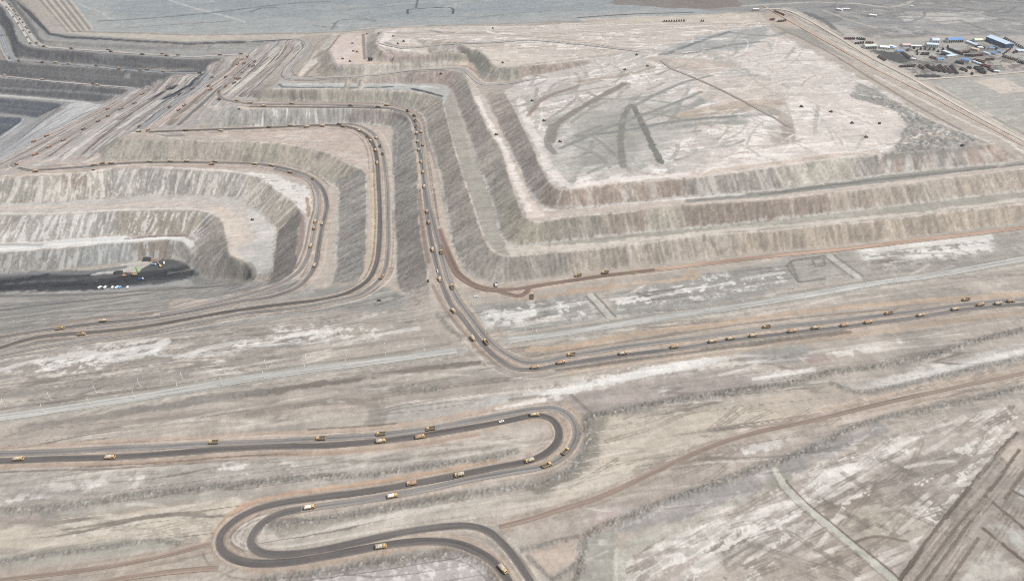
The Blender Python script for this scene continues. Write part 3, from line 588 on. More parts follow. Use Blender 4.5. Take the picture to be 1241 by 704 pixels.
stroke('0,376 60,369 120,362.5 190,354 250,348', 5, (138, 138, 139), 5, .7, (('n8', 2),)); stroke('0,388 100,378 190,371 240,361', 3.5, (150, 146, 144), 3, .6)
stroke('60,393 150,382 205,376 250,366', 4, (186, 154, 138), 3, .6); poly('200,366 225,360 250,364 235,372 210,376', (206, 190, 176), 4, .7); stroke('290,354 330,347 345,340', 3, (196, 176, 160), 3, .7)
# pit floor, coal
poly('-60,338 0,334 60,330 120,328 165,320 206,312 232,316 240,334 200,342 160,346 120,352 80,353 40,352 0,354 -60,356', (112, 113, 116), 8, .9, (('n8', 3), ('n25', 4)))
poly('0,346 60,344 100,342 140,336 170,330 232,318 236,334 180,340 150,347 110,352 60,350 0,352', (76, 78, 83), 6, .9, (('n8', 3), ('st', 4)))
stroke('-60,353 30,347 80,345 120,344 160,340 210,331', 9, (64, 66, 71), 5, .85, (('n8', 3), ('st', 3))); stroke('-40,342 60,337 110,334', 5, (74, 76, 81), 5, .75, (('n8', 3), ('st', 3)))
speck('-40,352 0,344 100,338 180,324 236,318 238,334 150,347 60,352', (128, 128, 128), .25, (('st', .8), ('n8', .5)), .3, .7); speck('-40,352 0,344 100,338 180,324 236,318 238,334 150,347 60,352', (56, 58, 64), .3, (('st', .8), ('n8', .5)), .3, .6)
poly('125,328 150,320 175,314 186,318 172,326 168,331 145,330 130,333', (206, 200, 190), 3, .9, (('n8', 2),)); stroke('0,334 60,331 110,330 150,324', 5, (150, 152, 156), 4, .8, (('st', 3),)); stroke('112,333 140,329', 2.5, (200, 200, 198), 2, .8)
stroke('205,331 232,326', 3, (170, 164, 160), 3, .6, (('n8', 2),)); stroke('0,343 30,339 55,334', 5, (66, 68, 74), 4, .8, (('n8', 3),)); poly('205,309 226,300 234,310 215,316', (200, 198, 194), 3, .8, (('n8', 3),)); stroke('197,314 205,306 212,303', 1.6, (140, 92, 84), 1.2, .85); stroke('182,316 192,313', 3, (178, 128, 96), 2, .8)
stroke('0,359 100,357 200,351 260,347 285,345', 5, (140, 139, 138), 5, .7, (('n8', 2),)); poly('228,335 284,335 300,340 270,345 235,346', (158, 156, 154), 5, .8, (('n8', 3),))
poly('299,322 304,316 310,326 307,340 298,338', (168, 163, 157), 3, .85)  # shaded triangle at the terrace end, its shade put into the colour
# deep pit benches
HEAPM = dumped_heaps('1036,104 1062,112 1120,144 1195,176 1165,178 1080,187 1100,152 1085,134', 13, 3.6)
DEEP = '-80,-60 -4,-12 20,-4 62,41 160,47 227,51 346,47 335,54 300,62 250,85 178,107 130,128 60,160 0,195 -80,230'
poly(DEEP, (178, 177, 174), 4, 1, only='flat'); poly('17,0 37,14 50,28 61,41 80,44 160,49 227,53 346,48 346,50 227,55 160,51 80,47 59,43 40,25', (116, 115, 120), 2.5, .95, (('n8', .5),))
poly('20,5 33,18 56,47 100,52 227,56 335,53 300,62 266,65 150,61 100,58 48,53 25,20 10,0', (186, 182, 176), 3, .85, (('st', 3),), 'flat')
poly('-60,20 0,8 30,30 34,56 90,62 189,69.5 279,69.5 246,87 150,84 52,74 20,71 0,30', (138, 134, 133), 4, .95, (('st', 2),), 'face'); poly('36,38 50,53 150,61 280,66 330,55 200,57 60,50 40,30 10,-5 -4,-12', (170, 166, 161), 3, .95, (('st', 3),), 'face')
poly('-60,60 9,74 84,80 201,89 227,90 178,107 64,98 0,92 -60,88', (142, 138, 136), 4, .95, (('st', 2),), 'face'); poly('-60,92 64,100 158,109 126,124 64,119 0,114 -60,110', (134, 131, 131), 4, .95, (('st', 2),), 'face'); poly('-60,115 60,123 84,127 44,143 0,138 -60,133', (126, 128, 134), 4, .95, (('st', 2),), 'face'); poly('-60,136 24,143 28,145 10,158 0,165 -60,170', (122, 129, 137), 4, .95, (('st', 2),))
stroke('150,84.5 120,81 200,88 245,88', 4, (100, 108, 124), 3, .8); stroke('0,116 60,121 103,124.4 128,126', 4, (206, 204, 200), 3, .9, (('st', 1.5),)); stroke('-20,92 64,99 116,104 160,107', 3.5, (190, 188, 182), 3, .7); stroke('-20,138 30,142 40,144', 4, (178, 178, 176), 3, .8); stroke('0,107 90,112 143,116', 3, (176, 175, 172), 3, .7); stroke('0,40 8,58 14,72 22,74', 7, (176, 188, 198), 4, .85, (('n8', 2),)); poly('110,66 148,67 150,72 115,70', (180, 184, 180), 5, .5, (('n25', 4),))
poly('152,89 158,89 157,95 150,94', (196, 194, 188), 3, .7)
WALL = '86,126 100,123 128,127 100,138 60,160 45,170 0,196 -60,215 -60,200 0,176 20,169 45,152 78,132'
poly(WALL, (216, 214, 211), 4, .95, (('n8', 2),)); speck(WALL, (190, 190, 192), .25, (('di', .5), ('n8', .6)), .3, .6); poly('44,143 60,140 78,130 48,152 22,170 0,187 -40,205 -40,190 0,170 20,156 38,150', (188, 187, 186), 4, .9, (('n8', 2),)); stroke('28,145 16,156 0,168', 4, (206, 212, 216), 3, .8); stroke('78,125 62,139 40,156 20,172', 2.5, (140, 142, 146), 2, .7); stroke('90,130 60,149 30,170 0,190', 1.8, (168, 140, 134), 2, .6)
# ramps
RAMP = '129,125 160,110 180,104 225,90 246,87 262,78 284,68 320,55 346,49 372,48 372,58 352,95 330,106 313,121 296,131 240,150 224,160 178,163 141,167 103,196 40,206 0,214 -60,225 -60,215 0,195 49,168 62,160'
poly(RAMP, (190, 181, 175), 4, 1, (('n8', 2),))
for s, w, c in (('300,70 285,85 262,100 220,130 188,155', 5, (190, 166, 156)), ('312,75 290,93 262,118 235,138 210,156', 3, (214, 186, 164)), ('275,105 252,122 225,145 205,157', 4, (176, 172, 168)), ('170,113 140,130 90,157 50,175 0,200', 2.5, (176, 146, 138)),
                ('140,116 120,130 80,151 62,162 40,172', 3, (212, 202, 196)), ('155,118 130,133 100,149 60,172', 3, (208, 196, 190)), ('130,150 100,172 70,190 45,200', 6, (204, 198, 192)), ('205,116 185,132 150,155 120,180', 8, (200, 196, 190)), ('170,128 150,140 120,160', 4, (150, 148, 146)), ('199,124 170,143 130,172 105,195', 3, (160, 158, 156)),
                ('150,160 130,178 105,196', 5, (212, 196, 184)), ('135,158 112,175 95,193', 3, (190, 160, 146)), ('30,195 60,196 80,201 60,203', 4, (208, 190, 176)), ('240,112 222,128 205,140', 2.5, (206, 208, 210)), ('262,95 245,108 215,130', 3, (216, 212, 208)), ('243,94 225,107 208,118', 3, (196, 190, 182)), ('347,56 325,82 305,106', 5, (176, 166, 158)), ('342,58 320,80 300,98', 5, (206, 196, 182)), ('340,54 318,72 304,92 280,112', 3, (190, 186, 182)), ('366,60 345,85 325,104', 4, (198, 182, 168)), ('376,60 352,88 345,98', 3, (176, 176, 174)), ('330,104 312,118 296,131', 4, (196, 180, 168)), ('255,130 275,132 300,132', 5, (226, 208, 192)), ('0,207 30,198 50,189', 4, (206, 184, 170)), ('0,216 40,211 90,208', 4, (206, 182, 166))):
    stroke(s, w, c, 3, .75, (('n8', 1.2),), None)
for s, w, c in (('271,84.5 250,101 229.5,118.7 193.5,153', 5, (212, 194, 186)), ('289,72 260,102.5 220.5,136.6 206,151', 6, (166, 148, 138)), ('299.5,73.7 274,95 242,124 213,144', 2.4, (222, 196, 174)), ('305,73.7 278,97 245.6,126 217,151', 4, (142, 140, 138)), ('317,72 294,95 274,111.5', 4, (206, 203, 198)), ('324.7,64.7 303,88 281.6,108', 2.4, (138, 132, 128)), ('335.5,59.4 317.5,82.7 282,109.7', 8, (210, 204, 190)), ('350,55.8 324.7,84.5 294,117', 6, (160, 150, 143)), ('357,63 340,82 321,102.5', 6, (202, 190, 176)), ('345,56 320,84 290,117', 1.6, (120, 112, 106)), ('356,57 331,86 300,118', 1.6, (126, 118, 112)),
                ('249,90 226,113 174,153', 8, (152, 156, 160)), ('240,96 214,118 176,148', 2, (92, 96, 104)), ('250,94 228,117 183,152', 2.2, (220, 220, 218)), ('145,137 181,110', 4, (172, 168, 164)), ('145,146 195,115', 2.4, (136, 134, 132)), ('145,155 192,122', 5, (216, 210, 204)), ('163,151 204,120', 5, (168, 167, 164)), ('158,158 210,121', 2, (214, 208, 202)), ('100,187 160,138', 2.4, (140, 136, 133)), ('75,195 140,147', 3, (214, 206, 200)), ('60,190 110,153', 2, (150, 140, 136)), ('20,190 80,158', 2.4, (164, 146, 138)), ('10,205 60,172', 3, (214, 202, 194))):
    stroke(s, w, c, 1.6, .88, (('n8', .5),), None)
stroke('199,120 229,104 245.6,90', 6, (66, 71, 86), 3, .9, (('n8', 1.5),)); stroke('183,120 199,111.5', 5, (62, 68, 84), 3, .9, (('n8', 1.5),)); stroke('204,108 214,104', 5, (54, 59, 68), 3, .95, (('n8', 1.5),)); stroke('198,124 218,112', 5, (120, 122, 128), 4, .8, (('n8', 2),)); stroke('216,102 228,92', 5, (202, 196, 182), 2, .9)
stroke('244,91 232,100 218,110 208,116', 4, (62, 68, 82), 3, .9, (('n8', 2),)); stroke('206,108 213,105', 5, (52, 57, 66), 3, .95, (('n8', 2),)); stroke('185,119 193,114 198,112', 4.5, (58, 66, 82), 3, .92, (('n8', 2),)); stroke('196,120 206,114', 4, (110, 112, 120), 3, .7, (('n8', 2),)); stroke('214,101 228,91', 3.5, (196, 190, 178), 3, .8); stroke('174,160 220,163 224,160', 4, (206, 190, 180), 3, .7); stroke('198,165 222,164', 4, (150, 148, 148), 4, .7)

# faces of the heap: each stretch of rock its own colour
def face(s, col, op=.95, nz=(('s2', 3), ('n8', 1.5)), f=3): poly(s, tuple(.74 * c + .26 * g + 13 for c, g in zip(col, (174, 162, 150))), f, op, nz, 'face')
face('588,108 640,108 650,180 668,222 690,232 660,258 640,250 600,150', (170, 154, 146)); face('655,226 700,226 840,212 850,245 700,260 650,255', (168, 149, 137)); face('742,222 790,216 785,245 760,247', (180, 160, 146), .7); face('754,222 765,220 768,246 752,247', (196, 192, 186), .8); face('826,214 960,198 960,232 830,242', (164, 157, 151))
face('940,200 1040,188 1036,222 945,232', (178, 175, 160), .85); face('1034,188 1080,184 1068,216 1036,220', (150, 147, 141)); face('1066,186 1172,176 1185,204 1062,216', (170, 160, 152)); face('1163,178 1222,174 1222,200 1180,204', (182, 160, 148))
for x0, w, c in ((1072, 6, (196, 194, 190)), (1084, 7, (182, 158, 142)), (1096, 5, (200, 198, 196)), (1104, 8, (150, 140, 132)), (1116, 5, (196, 190, 184)), (1123, 9, (184, 164, 148)), (1136, 6, (150, 146, 142)), (1146, 8, (192, 192, 192)), (1156, 5, (168, 160, 154)), (970, 5, (200, 196, 184)), (952, 4, (196, 196, 184)), (985, 6, (190, 184, 170))):
    face('%g,170 %g,170 %g,225 %g,225' % (x0, x0 + w, x0 + w + 3, x0 + 3), c, .8, (('s1', 1.5), ('s2', 1)), 1.5)
face('563,88 640,262 655,272 660,300 612,298 588,222 560,145 545,104 540,86', (176, 168, 155)); face('540,85 572,110 600,165 585,215 560,145 545,104', (172, 156, 148), .8); face('606,225 640,262 662,270 662,300 614,298', (176, 170, 148), .8); face('655,266 740,256 745,288 660,298', (152, 146, 136)); face('735,256 800,252 790,284 740,288', (158, 143, 131)); face('783,254 838,246 842,278 790,284', (178, 170, 154)); face('826,246 1012,232 1030,262 832,278', (157, 140, 129)); face('1003,234 1300,196 1300,232 1020,262', (182, 167, 152)); face('1100,224 1160,215 1160,242 1110,250', (184, 174, 162), .5)
face('313,104 480,108 536,118 519,150 500,134 313,124', (170, 166, 151)); face('300,108 330,105 345,124 300,126', (176, 164, 152), .7); face('530,116 548,150 572,242 604,308 580,340 548,300 520,180 512,140', (170, 161, 149)); face('560,255 606,306 625,312 610,345 570,336 552,312', (166, 160, 149), .9); face('600,308 690,302 690,335 600,345', (156, 150, 143)); face('685,303 905,282 905,310 690,335', (172, 160, 147)); face('895,280 1300,238 1300,266 900,312', (180, 164, 147))
face('438,98 540,85 566,90 548,106 480,101', (174, 153, 146)); face('460,96 500,88 500,101 470,101', (176, 160, 156), .6); face('385,60 412,76 404,94 352,93', (184, 168, 154)); face('404,76 560,74 560,82 404,94', (186, 178, 168)); face('444,42 466,58 482,62 482,76 444,77', (182, 170, 156)); face('466,60 530,60 530,75 466,76', (170, 152, 149)); face('520,59 582,59 582,78 560,73 520,74', (158, 153, 140)); face('576,58 612,80 624,98 596,100 572,78', (172, 168, 150)); face('606,80 780,62 778,68 612,100', (160, 143, 133)); face('606,80 630,80 630,98 606,99', (158, 160, 146), .8)
# faces below haul bench three: darker west-facing ones mix mudstone and painted shade
face('210,130 330,130 330,156 180,165', (166, 165, 159)); face('320,130 440,130 430,153 320,157', (172, 171, 169)); face('425,130 500,138 500,160 470,158 420,154', (168, 156, 152)); face('470,150 500,138 525,360 478,345', (158, 154, 149)); face('474,270 516,270 522,360 478,350', (150, 140, 133), .7)
face('100,165 215,167 215,197 100,200', (164, 161, 148)); face('200,167 300,170 300,199 200,197', (172, 160, 149)); face('290,170 345,172 345,205 290,200', (172, 166, 150)); face('335,172 446,202 412,236 380,212 340,204', (184, 173, 155)); face('404,222 448,200 446,345 400,345', (160, 157, 152))
face('-60,212 60,210 60,248 -60,252', (166, 164, 153)); face('45,210 135,204 135,244 45,248', (184, 178, 168)); face('70,209 112,206 106,226 92,230 80,224', (168, 146, 136), .85); face('128,203 200,201 200,240 128,243', (178, 175, 170)); face('165,203 240,204 235,240 165,240', (166, 162, 157)); face('228,205 310,210 320,258 228,242', (184, 180, 172)); face('296,210 366,250 340,284 298,256', (192, 182, 165)); face('330,282 366,252 362,335 322,345', (140, 132, 127))
face('-60,256 150,254 150,292 -60,298', (176, 173, 168)); face('140,254 262,256 240,294 140,292', (170, 163, 148)); face('250,258 286,312 308,320 310,345 244,340 236,292', (158, 153, 143)); face('-60,303 150,293 150,325 -60,338', (148, 148, 148)); face('95,298 175,291 175,318 95,326', (150, 155, 158)); face('160,291 210,289 210,314 160,320', (152, 143, 134)); face('205,290 236,292 240,330 205,316', (176, 172, 166))
face('515,345 545,385 560,400 520,385 490,366', (166, 152, 142), .6)
# streaks of the dumped rock
fs = FACE[..., None] * (0.034 * np.clip(S1, -2.2, 2.2) + 0.020 * np.clip(S2, -2.2, 2.2) + .03 * N3 + .02 * NF + 0.018 * np.clip(S3, -2, 2))[..., None]
COL = COL * (1 + fs)
def runs(s, col, thr, op=.85): speck(s, col, thr, (('s1', .8), ('s2', .9)), .3, op, 'face', 5)
runs('296,130 450,130 450,154 296,158', (222, 221, 218), .75); runs('0,210 135,203 330,214 355,250 300,258 228,243 50,248 0,250', (222, 214, 202), .55); runs('228,205 366,250 340,284 228,242', (224, 214, 198), .35, .8); runs('40,210 135,204 135,244 45,248', (222, 212, 198), .3, .8); runs('0,256 262,256 240,292 0,296', (218, 216, 212), .35); runs('0,212 135,203 300,211 345,250 228,243 0,250', (214, 209, 202), .5, .7); runs('0,302 210,291 206,314 0,334', (196, 198, 198), .5, .7); runs('530,110 575,180 612,300 580,335 515,150', (192, 182, 166), .7, .6); runs('480,140 520,350 478,340', (168, 162, 155), .8, .6); runs('650,225 1230,170 1230,200 650,255', (204, 198, 190), .85, .7); runs('563,88 660,268 614,298 545,104', (196, 188, 172), .7, .6); runs('340,172 446,202 412,236 345,204', (202, 192, 172), .5, .6); runs('100,165 345,170 345,205 100,198', (192, 182, 166), .7, .6); runs('313,108 536,118 519,150 313,124', (194, 188, 172), .6, .6)

# white salt pans and other patches of the plain
def salt(s, thr=0.05, op=.8): speck(s, (222, 219, 214), thr, (('st', .6), ('n8', .7), ('n25', .3)), .3, op, None, 9)
GRY = (172, 170, 166)
poly('575,372 640,362 720,356 730,388 640,402 590,402', GRY, 8, .8, (('st', 4),)); salt('580,378 640,366 715,362 720,384 640,392 590,396', .1); poly('735,358 800,340 900,324 960,316 970,345 860,372 745,385', GRY, 8, .8, (('st', 4),)); salt('740,362 800,348 880,330 950,326 960,340 860,362 745,376', .25, .8); poly('648,372 672,368 675,380 655,382', (150, 148, 144), 6, .7)
poly('950,312 1040,300 1241,270 1241,310 1081,336 960,345', (180, 176, 168), 10, .8, (('st', 4),)); salt('1040,306 1130,292 1200,284 1205,304 1120,318 1050,322', -.05); poly('960,318 1005,310 1020,336 975,344', (186, 182, 172), 3, .8)
stroke('715,358 740,385', 7, (186, 184, 174), 3, .8, (), None, False); stroke('1005,310 1040,336', 5, (190, 186, 176), 3, .7, (), None, False); stroke('958,318 968,340', 2, (150, 148, 140), 2, .6)
salt('0,450 40,440 100,420 190,412 200,420 180,448 130,456 60,452', .15); salt('40,432 110,432 120,450 30,455', .25); salt('200,424 310,408 320,418 260,430 200,440', .2); salt('325,398 400,396 400,414 330,418', 0.0); salt('400,398 510,388 510,400 420,418', .25, .7); salt('255,440 290,436 290,448 262,450', .2)
salt('580,485 680,465 760,445 860,432 890,438 830,452 720,468 610,492 580,500', -.15); salt('560,490 620,470 640,480 580,506', .3); salt('915,455 980,446 980,456 925,466', .15); poly('890,420 960,412 1000,425 960,440 900,442', GRY, 8, .7, (('st', 4),)); salt('900,440 980,430 1060,418 1070,424 980,438 905,450', .3, .8); salt('1080,408 1115,404 1110,412 1085,416', .3, .7)
poly('640,480 720,468 830,452 900,445 960,452 900,470 790,486 715,500 690,495', (186, 172, 168), 10, .7, (('st2', 6),)); poly('970,432 1000,428 1005,436 980,440', (176, 152, 148), 4, .7, (('n8', 3),)); salt('795,464 812,470 815,482 805,480', .2, .7)
poly('1020,470 1100,452 1180,430 1241,414 1300,402 1300,424 1241,434 1140,456 1042,475', (196, 192, 184), 5, .8, (('st', 3),)); salt('1060,465 1150,442 1241,420 1241,430 1140,452', .15, .8)
poly('940,462 1020,466 1040,474 960,500 860,512 800,500', (192, 184, 170), 12, .6, (('n25', 6),)); poly('880,480 1000,470 1050,480 1241,440 1241,450 1060,488 920,520', (200, 184, 170), 10, .6, (('st', 4),))
stroke('1300,433 1241,446 1150,463 1060,483 990,500 921,515', 4, (208, 184, 166), 4, .6); stroke('1241,459 1150,479 1060,500 980,520', 5, (206, 186, 170), 5, .6)
stroke('780,372 900,348 1020,332 1127,314', 3, (196, 190, 180), 3, .4); stroke('0,480 200,455 340,432 520,408', 3, (170, 162, 154), 3, .5, (('n8', 2),))
stroke('130,428 240,430 330,417 395,413 402,405 395,395', 2.5, (206, 206, 204), 2, .7)
for s in ('0,496 110,480 220,465 320,449 470,429 545,417', '640,405 780,384 930,360 1081,337 1241,310'): stroke(s, 2.2, (164, 158, 150), 2, .7, (('n8', 1),))
for s in ('0,512 110,496 220,479 320,462 470,443 560,429', '610,420 780,396 930,373 1081,347 1241,321'): stroke(s, 3, (204, 194, 182), 3, .6)
poly('560,420 610,414 640,410 640,418 580,432', (200, 186, 174), 6, .9, ()); 
stroke('300,476.7 377,466 429,458.6 506,447 581,439', 3, (150, 140, 132), 3, .8, (('n8', 2),)); stroke('26,518 103,507.6 180,494.7 232,487 320,474', 4, (158, 152, 147), 4, .8, (('n8', 3),)); stroke('300,502 377,488 420,485 455,489', 4, (160, 150, 142), 4, .8, (('n8', 2),)); stroke('120,520 200,506 300,497', 4, (166, 156, 148), 4, .7, (('n8', 3),)); stroke('450,480 500,474 560,466 620,459', 3, (156, 146, 138), 4, .7, (('n8', 3),)); stroke('455,490 458,508 450,516', 9, (168, 160, 152), 4, .7, ()); stroke('460,486 466,498 462,508', 2, (186, 178, 166), 2, .7)
poly('462,492 560,486 620,470 640,486 560,506 470,512', (186, 182, 176), 8, .7, (('st', 4),))
stroke('618,484 690,476 716,500 706,508', 2, (160, 150, 142), 2, .6, (), None, False)
poly('700,505 735,498 745,520 720,560 690,590 650,600 640,592 690,572 708,540', (160, 153, 142), 6, .75, (('n8', 5), ('n25', 3)))
poly('740,505 860,490 960,500 860,535 760,575 700,600 660,604 700,588 730,555', (206, 194, 176), 12, .75, (('n25', 6),))
poly('640,632 730,608 830,560 920,528 1000,512 1020,524 930,560 820,600 720,640 640,662', (192, 178, 168), 8, .7, (('di', 5),)); salt('870,545 930,535 960,530 930,548 880,560', .15, .7); poly('700,632 760,610 770,618 725,638', (198, 182, 180), 8, .7, (('n8', 4),)); stroke('650,668 700,652 740,630', 4, (200, 176, 160), 5, .5)
poly('640,672 695,655 700,680 668,700', (200, 182, 168), 3, .85); poly('705,655 745,640 748,665 744,704 700,704', (178, 176, 166), 4, .9)
poly('745,664 770,652 842,626 930,590 930,598 842,636 775,664 755,690 754,704 745,704', (190, 188, 176), 4, .85); poly('730,640 816,606 920,568 1010,534 1060,512 1090,524 1010,552 930,588 842,624 768,648', (176, 171, 168), 4, .85, (('di', 5),)); speck('730,640 920,568 1060,512 1090,524 930,588 768,648', (204, 200, 196), .3, (('di', .9),), .3, .7)
FIELD = '756,704 760,676 842,632 930,596 1011,556 1089,528 1150,505 1230,490 1300,478 1300,760 756,760'
poly(FIELD, (196, 184, 174), 5, .9, (('di', 2),)); poly('850,640 940,596 1000,566 1060,530 1110,528 1120,545 1060,575 1000,590 960,618 900,640 850,660 800,690 790,670', (220, 211, 204), 8, .85, (('di', 9), ('n25', 4))); poly('900,656 960,640 1000,612 1060,590 1080,600 1040,620 990,640 930,660 880,672', (172, 160, 148), 7, .85, (('di', 7),)); poly('1060,560 1180,540 1190,560 1130,640 1100,660 1080,620', (180, 170, 162), 9, .8, (('di', 9), ('n8', 3)))
poly('850,660 900,640 930,665 880,690', (170, 160, 148), 5, .8, (('di', 5), ('n8', 4))); speck(FIELD, (164, 154, 146), .32, (('di', 1.0), ('n25', .3)), .3, .6); speck(FIELD, (224, 218, 211), .42, (('di', 1.0), ('n8', .3)), .25, .75)
poly('1020,620 1100,600 1120,640 1090,665 1040,660', (194, 184, 168), 8, .7, (('di', 6),)); poly('930,690 1000,650 1040,665 1080,704 930,704', (192, 178, 166), 8, .7, (('di', 7),))
poly('1088,692 1143,628 1189,571 1232,524 1300,500 1300,704 1290,720 1080,720', (180, 169, 160), 4, .9, ()); poly('1210,545 1241,530 1241,560 1225,565', (204, 188, 174), 5, .8); poly('1212,630 1241,640 1241,668 1205,640', (200, 200, 194), 7, .8, (('di', 5),)); poly('1170,704 1185,660 1241,690 1241,704', (206, 200, 190), 8, .8, (('di', 6),)); poly('1225,590 1241,585 1241,610', (192, 192, 186), 4, .7)
for s, w, c in (('1086,708 1143,630 1189,573 1232,524', 1.6, (128, 116, 108)), ('1094,710 1150,635 1194,584', 1.2, (190, 176, 164)), ('1104,712 1158,640 1200,590', 1.0, (142, 130, 120)), ('1116,714 1166,645 1196,606', 1.2, (146, 134, 124)), ('1130,716 1176,652 1196,620', 1.0, (190, 178, 168)), ('1140,718 1186,652', 1.0, (146, 134, 124)), ('1194,601 1241,640', 1.6, (138, 126, 118)), ('1190,612 1241,650', 1.0, (188, 178, 168)), ('1192,641 1241,680', 1.8, (136, 124, 114)), ('1200,594 1235,545', 1.4, (140, 128, 120)), ('1218,604 1241,572', 1.4, (150, 138, 128)), ('1228,595 1241,602', 1.4, (140, 128, 120))):
    stroke(s, w, c, .8, .8, (('n3', .3),), None, False)
STRIP_LATER = 1; stroke('936,585 954,579', 4, (170, 170, 158), 3, .8)
stroke('1015,672 1060,655 1098,662', 4, (182, 168, 156), 2, .8, ()); stroke('1012,668 1058,650 1100,656', 1.2, (150, 138, 128), 1, .7, ())
# left foreground
poly('-60,575 150,560 300,556 480,545 600,530 620,545 480,568 300,583 150,598 -60,622', (194, 187, 179), 12, .7, (('st2', 6),)); salt('60,590 200,572 290,566 310,578 200,585 80,600', .3, .7); salt('240,562 330,556 360,565 280,578', .2, .6); poly('0,600 50,590 110,588 90,600 30,612', (176, 170, 166), 8, .7, (('st2', 5),)); salt('0,602 40,598 60,604 0,612', .1, .8)
poly('-60,640 80,632 200,612 300,602 270,640 250,665 180,652 100,664 0,678 -60,682', (208, 196, 178), 10, .85, (('st', 4), ('n25', 4))); stroke('-60,626 77,620 155,607 232,598 300,592', 7, (182, 177, 168), 5, .7, (('n8', 3),)); poly('0,672 110,660 215,652 222,662 120,674 0,690', (184, 182, 168), 6, .8, (('n8', 3),)); stroke('0,668 40,668 90,664', 3, (160, 150, 142), 3, .4)
for s, w, c in (('0,632 60,632 100,627 160,618 230,608', 2, (176, 164, 150)), ('10,631 40,631', 5, (190, 172, 168)), ('0,700 100,690 200,676 255,666', 6, (196, 178, 164)), ('150,680 200,672 225,676 180,684', 2, (172, 160, 150))): stroke(s, w, c, 2, .6, (('n8', 1.5),))
poly('318,640 340,625 480,600 600,585 640,590 560,630 480,638 340,665 312,660', (200, 190, 178), 5, .8, (('st', 3),)); stroke('320,655 400,640 480,622 540,612', 4, (214, 206, 196), 4, .6, (('n8', 2),)); stroke('340,645 400,632 470,615 560,600', 5, (168, 160, 148), 4, .6, (('n8', 3),))
poly('330,704 403,692 506,678 560,672 590,690 604,712', (194, 186, 186), 5, .9, (('n8', 4),)); poly('560,650 590,660 640,690 640,712 615,680', (196, 176, 162), 4, .8); poly('520,520 600,515 640,512 655,525 640,545 560,552 500,556', (202, 190, 178), 8, .7, (('st', 4),)); speck('320,704 403,690 506,676 560,670 600,712', (216, 212, 210), .3, (('n3', .6), ('n8', .7)), .3, .7)
poly('-60,520 200,500 330,480 470,470 640,455 560,480 300,510 0,540 -60,548', (190, 176, 164), 12, .5, (('st', 6),))
# old wheel tracks, drains and dozer cuts
def tracks(s, n, ang, spread, length, w, col, op=.6, curve=.3, only=None, seed=1):
    Q = trace(s + ' ' + s.split()[0], 20, False); I = inside(Q)
    rg = np.random.default_rng(seed); lo = Q.min(0); hi = Q.max(0)
    D = np.full((NR, NC), 1e6, np.float32)
    for k in range(n):
        for _ in range(60):
            x, y = rg.uniform(lo[0], hi[0]), rg.uniform(lo[1], hi[1]); r, c = rowcol(np.array([x]), np.array([y]))
            if I[min(NR - 1, int(r[0])), min(NC - 1, int(c[0]))]: break
        a = math.radians(ang + rg.normal(0, spread)); L = length * rg.uniform(.4, 1.3); bend = rg.normal(0, curve); m = max(4, int(L / 9)); P = [(x, y, 0)]
        for i in range(m):
            a += bend / m; P.append((P[-1][0] + math.cos(a) * L / m, P[-1][1] + math.sin(a) * L / m, 0))
        P = np.array(P)
        for off in ((0,) if w > 1.6 else (-1.3, 1.3)):
            d = np.gradient(P[:, :2], axis=0); d /= np.maximum(1e-6, np.hypot(*d.T))[:, None]; R = P.copy(); R[:, 0] -= d[:, 1] * off; R[:, 1] += d[:, 0] * off
            D = np.minimum(D, dist_line(R, w + 2)[0])
    m = sstep(w + .7, w - .5, D + .5 * N3 + .4 * N8) * op * I * np.clip(.75 + .6 * N25, .15, 1)
    mix(only_m(m, only), col)
PLN = '-100,420 300,385 540,372 640,365 800,342 1300,270 1300,420 1241,398 1000,452 720,500 600,480 450,500 0,545 -100,550'
tracks(PLN, 60, 12, 2.5, 130, .8, (158, 150, 142), .6, .15, seed=2); tracks(PLN, 40, 12, 3, 160, 2.2, (170, 164, 158), .5, .2, seed=3); tracks(PLN, 40, 12, 3, 150, 1.8, (216, 208, 198), .55, .2, seed=4)
FLD = '756,704 760,676 842,632 930,596 1011,556 1089,528 1150,505 1230,490 1232,522 1143,627 1080,704'
speck('756,700 762,678 842,634 930,598 945,590 990,634 950,652 900,668 850,690 800,704', (222, 217, 211), -.1, (('di', .8), ('n25', .4)), .4, .7); speck('958,590 1011,558 1089,530 1110,532 1090,552 1040,575 985,610', (224, 219, 213), -.25, (('di', .8), ('n25', .4)), .4, .75)
tracks(FLD, 60, 27, 6, 70, .8, (158, 147, 138), .6, .15, seed=5); tracks(FLD, 45, 27, 6, 60, 1.8, (222, 215, 208), .6, .2, seed=6); tracks(FLD, 30, 28, 7, 50, 2.2, (166, 156, 146), .5, .2, seed=7); tracks(FLD, 16, -40, 10, 60, .7, (150, 140, 132), .5, .1, seed=8)
tracks('1088,692 1143,628 1189,571 1232,524 1300,500 1300,760 1080,720', 40, 41, 1.5, 90, .8, (152, 140, 131), .5, .05, seed=9); tracks('1088,692 1143,628 1189,571 1232,524 1300,500 1300,760 1080,720', 20, 41, 1.5, 90, .8, (196, 184, 173), .6, .05, seed=10)
FRG = '-60,570 300,555 600,520 640,540 480,570 300,600 240,660 0,680 -60,690'
tracks(FRG, 40, 6, 6, 80, .8, (170, 160, 150), .5, .2, seed=11); tracks(FRG, 30, 6, 6, 60, 1.8, (214, 205, 193), .5, .3, seed=12)
MIDR = '650,600 740,505 860,485 960,500 1300,420 1300,455 1000,545 820,600 720,640 640,665'
tracks(MIDR, 50, 19, 8, 80, .8, (166, 154, 143), .55, .2, seed=13); tracks(MIDR, 40, 19, 9, 60, 1.9, (212, 202, 189), .5, .3, seed=14)
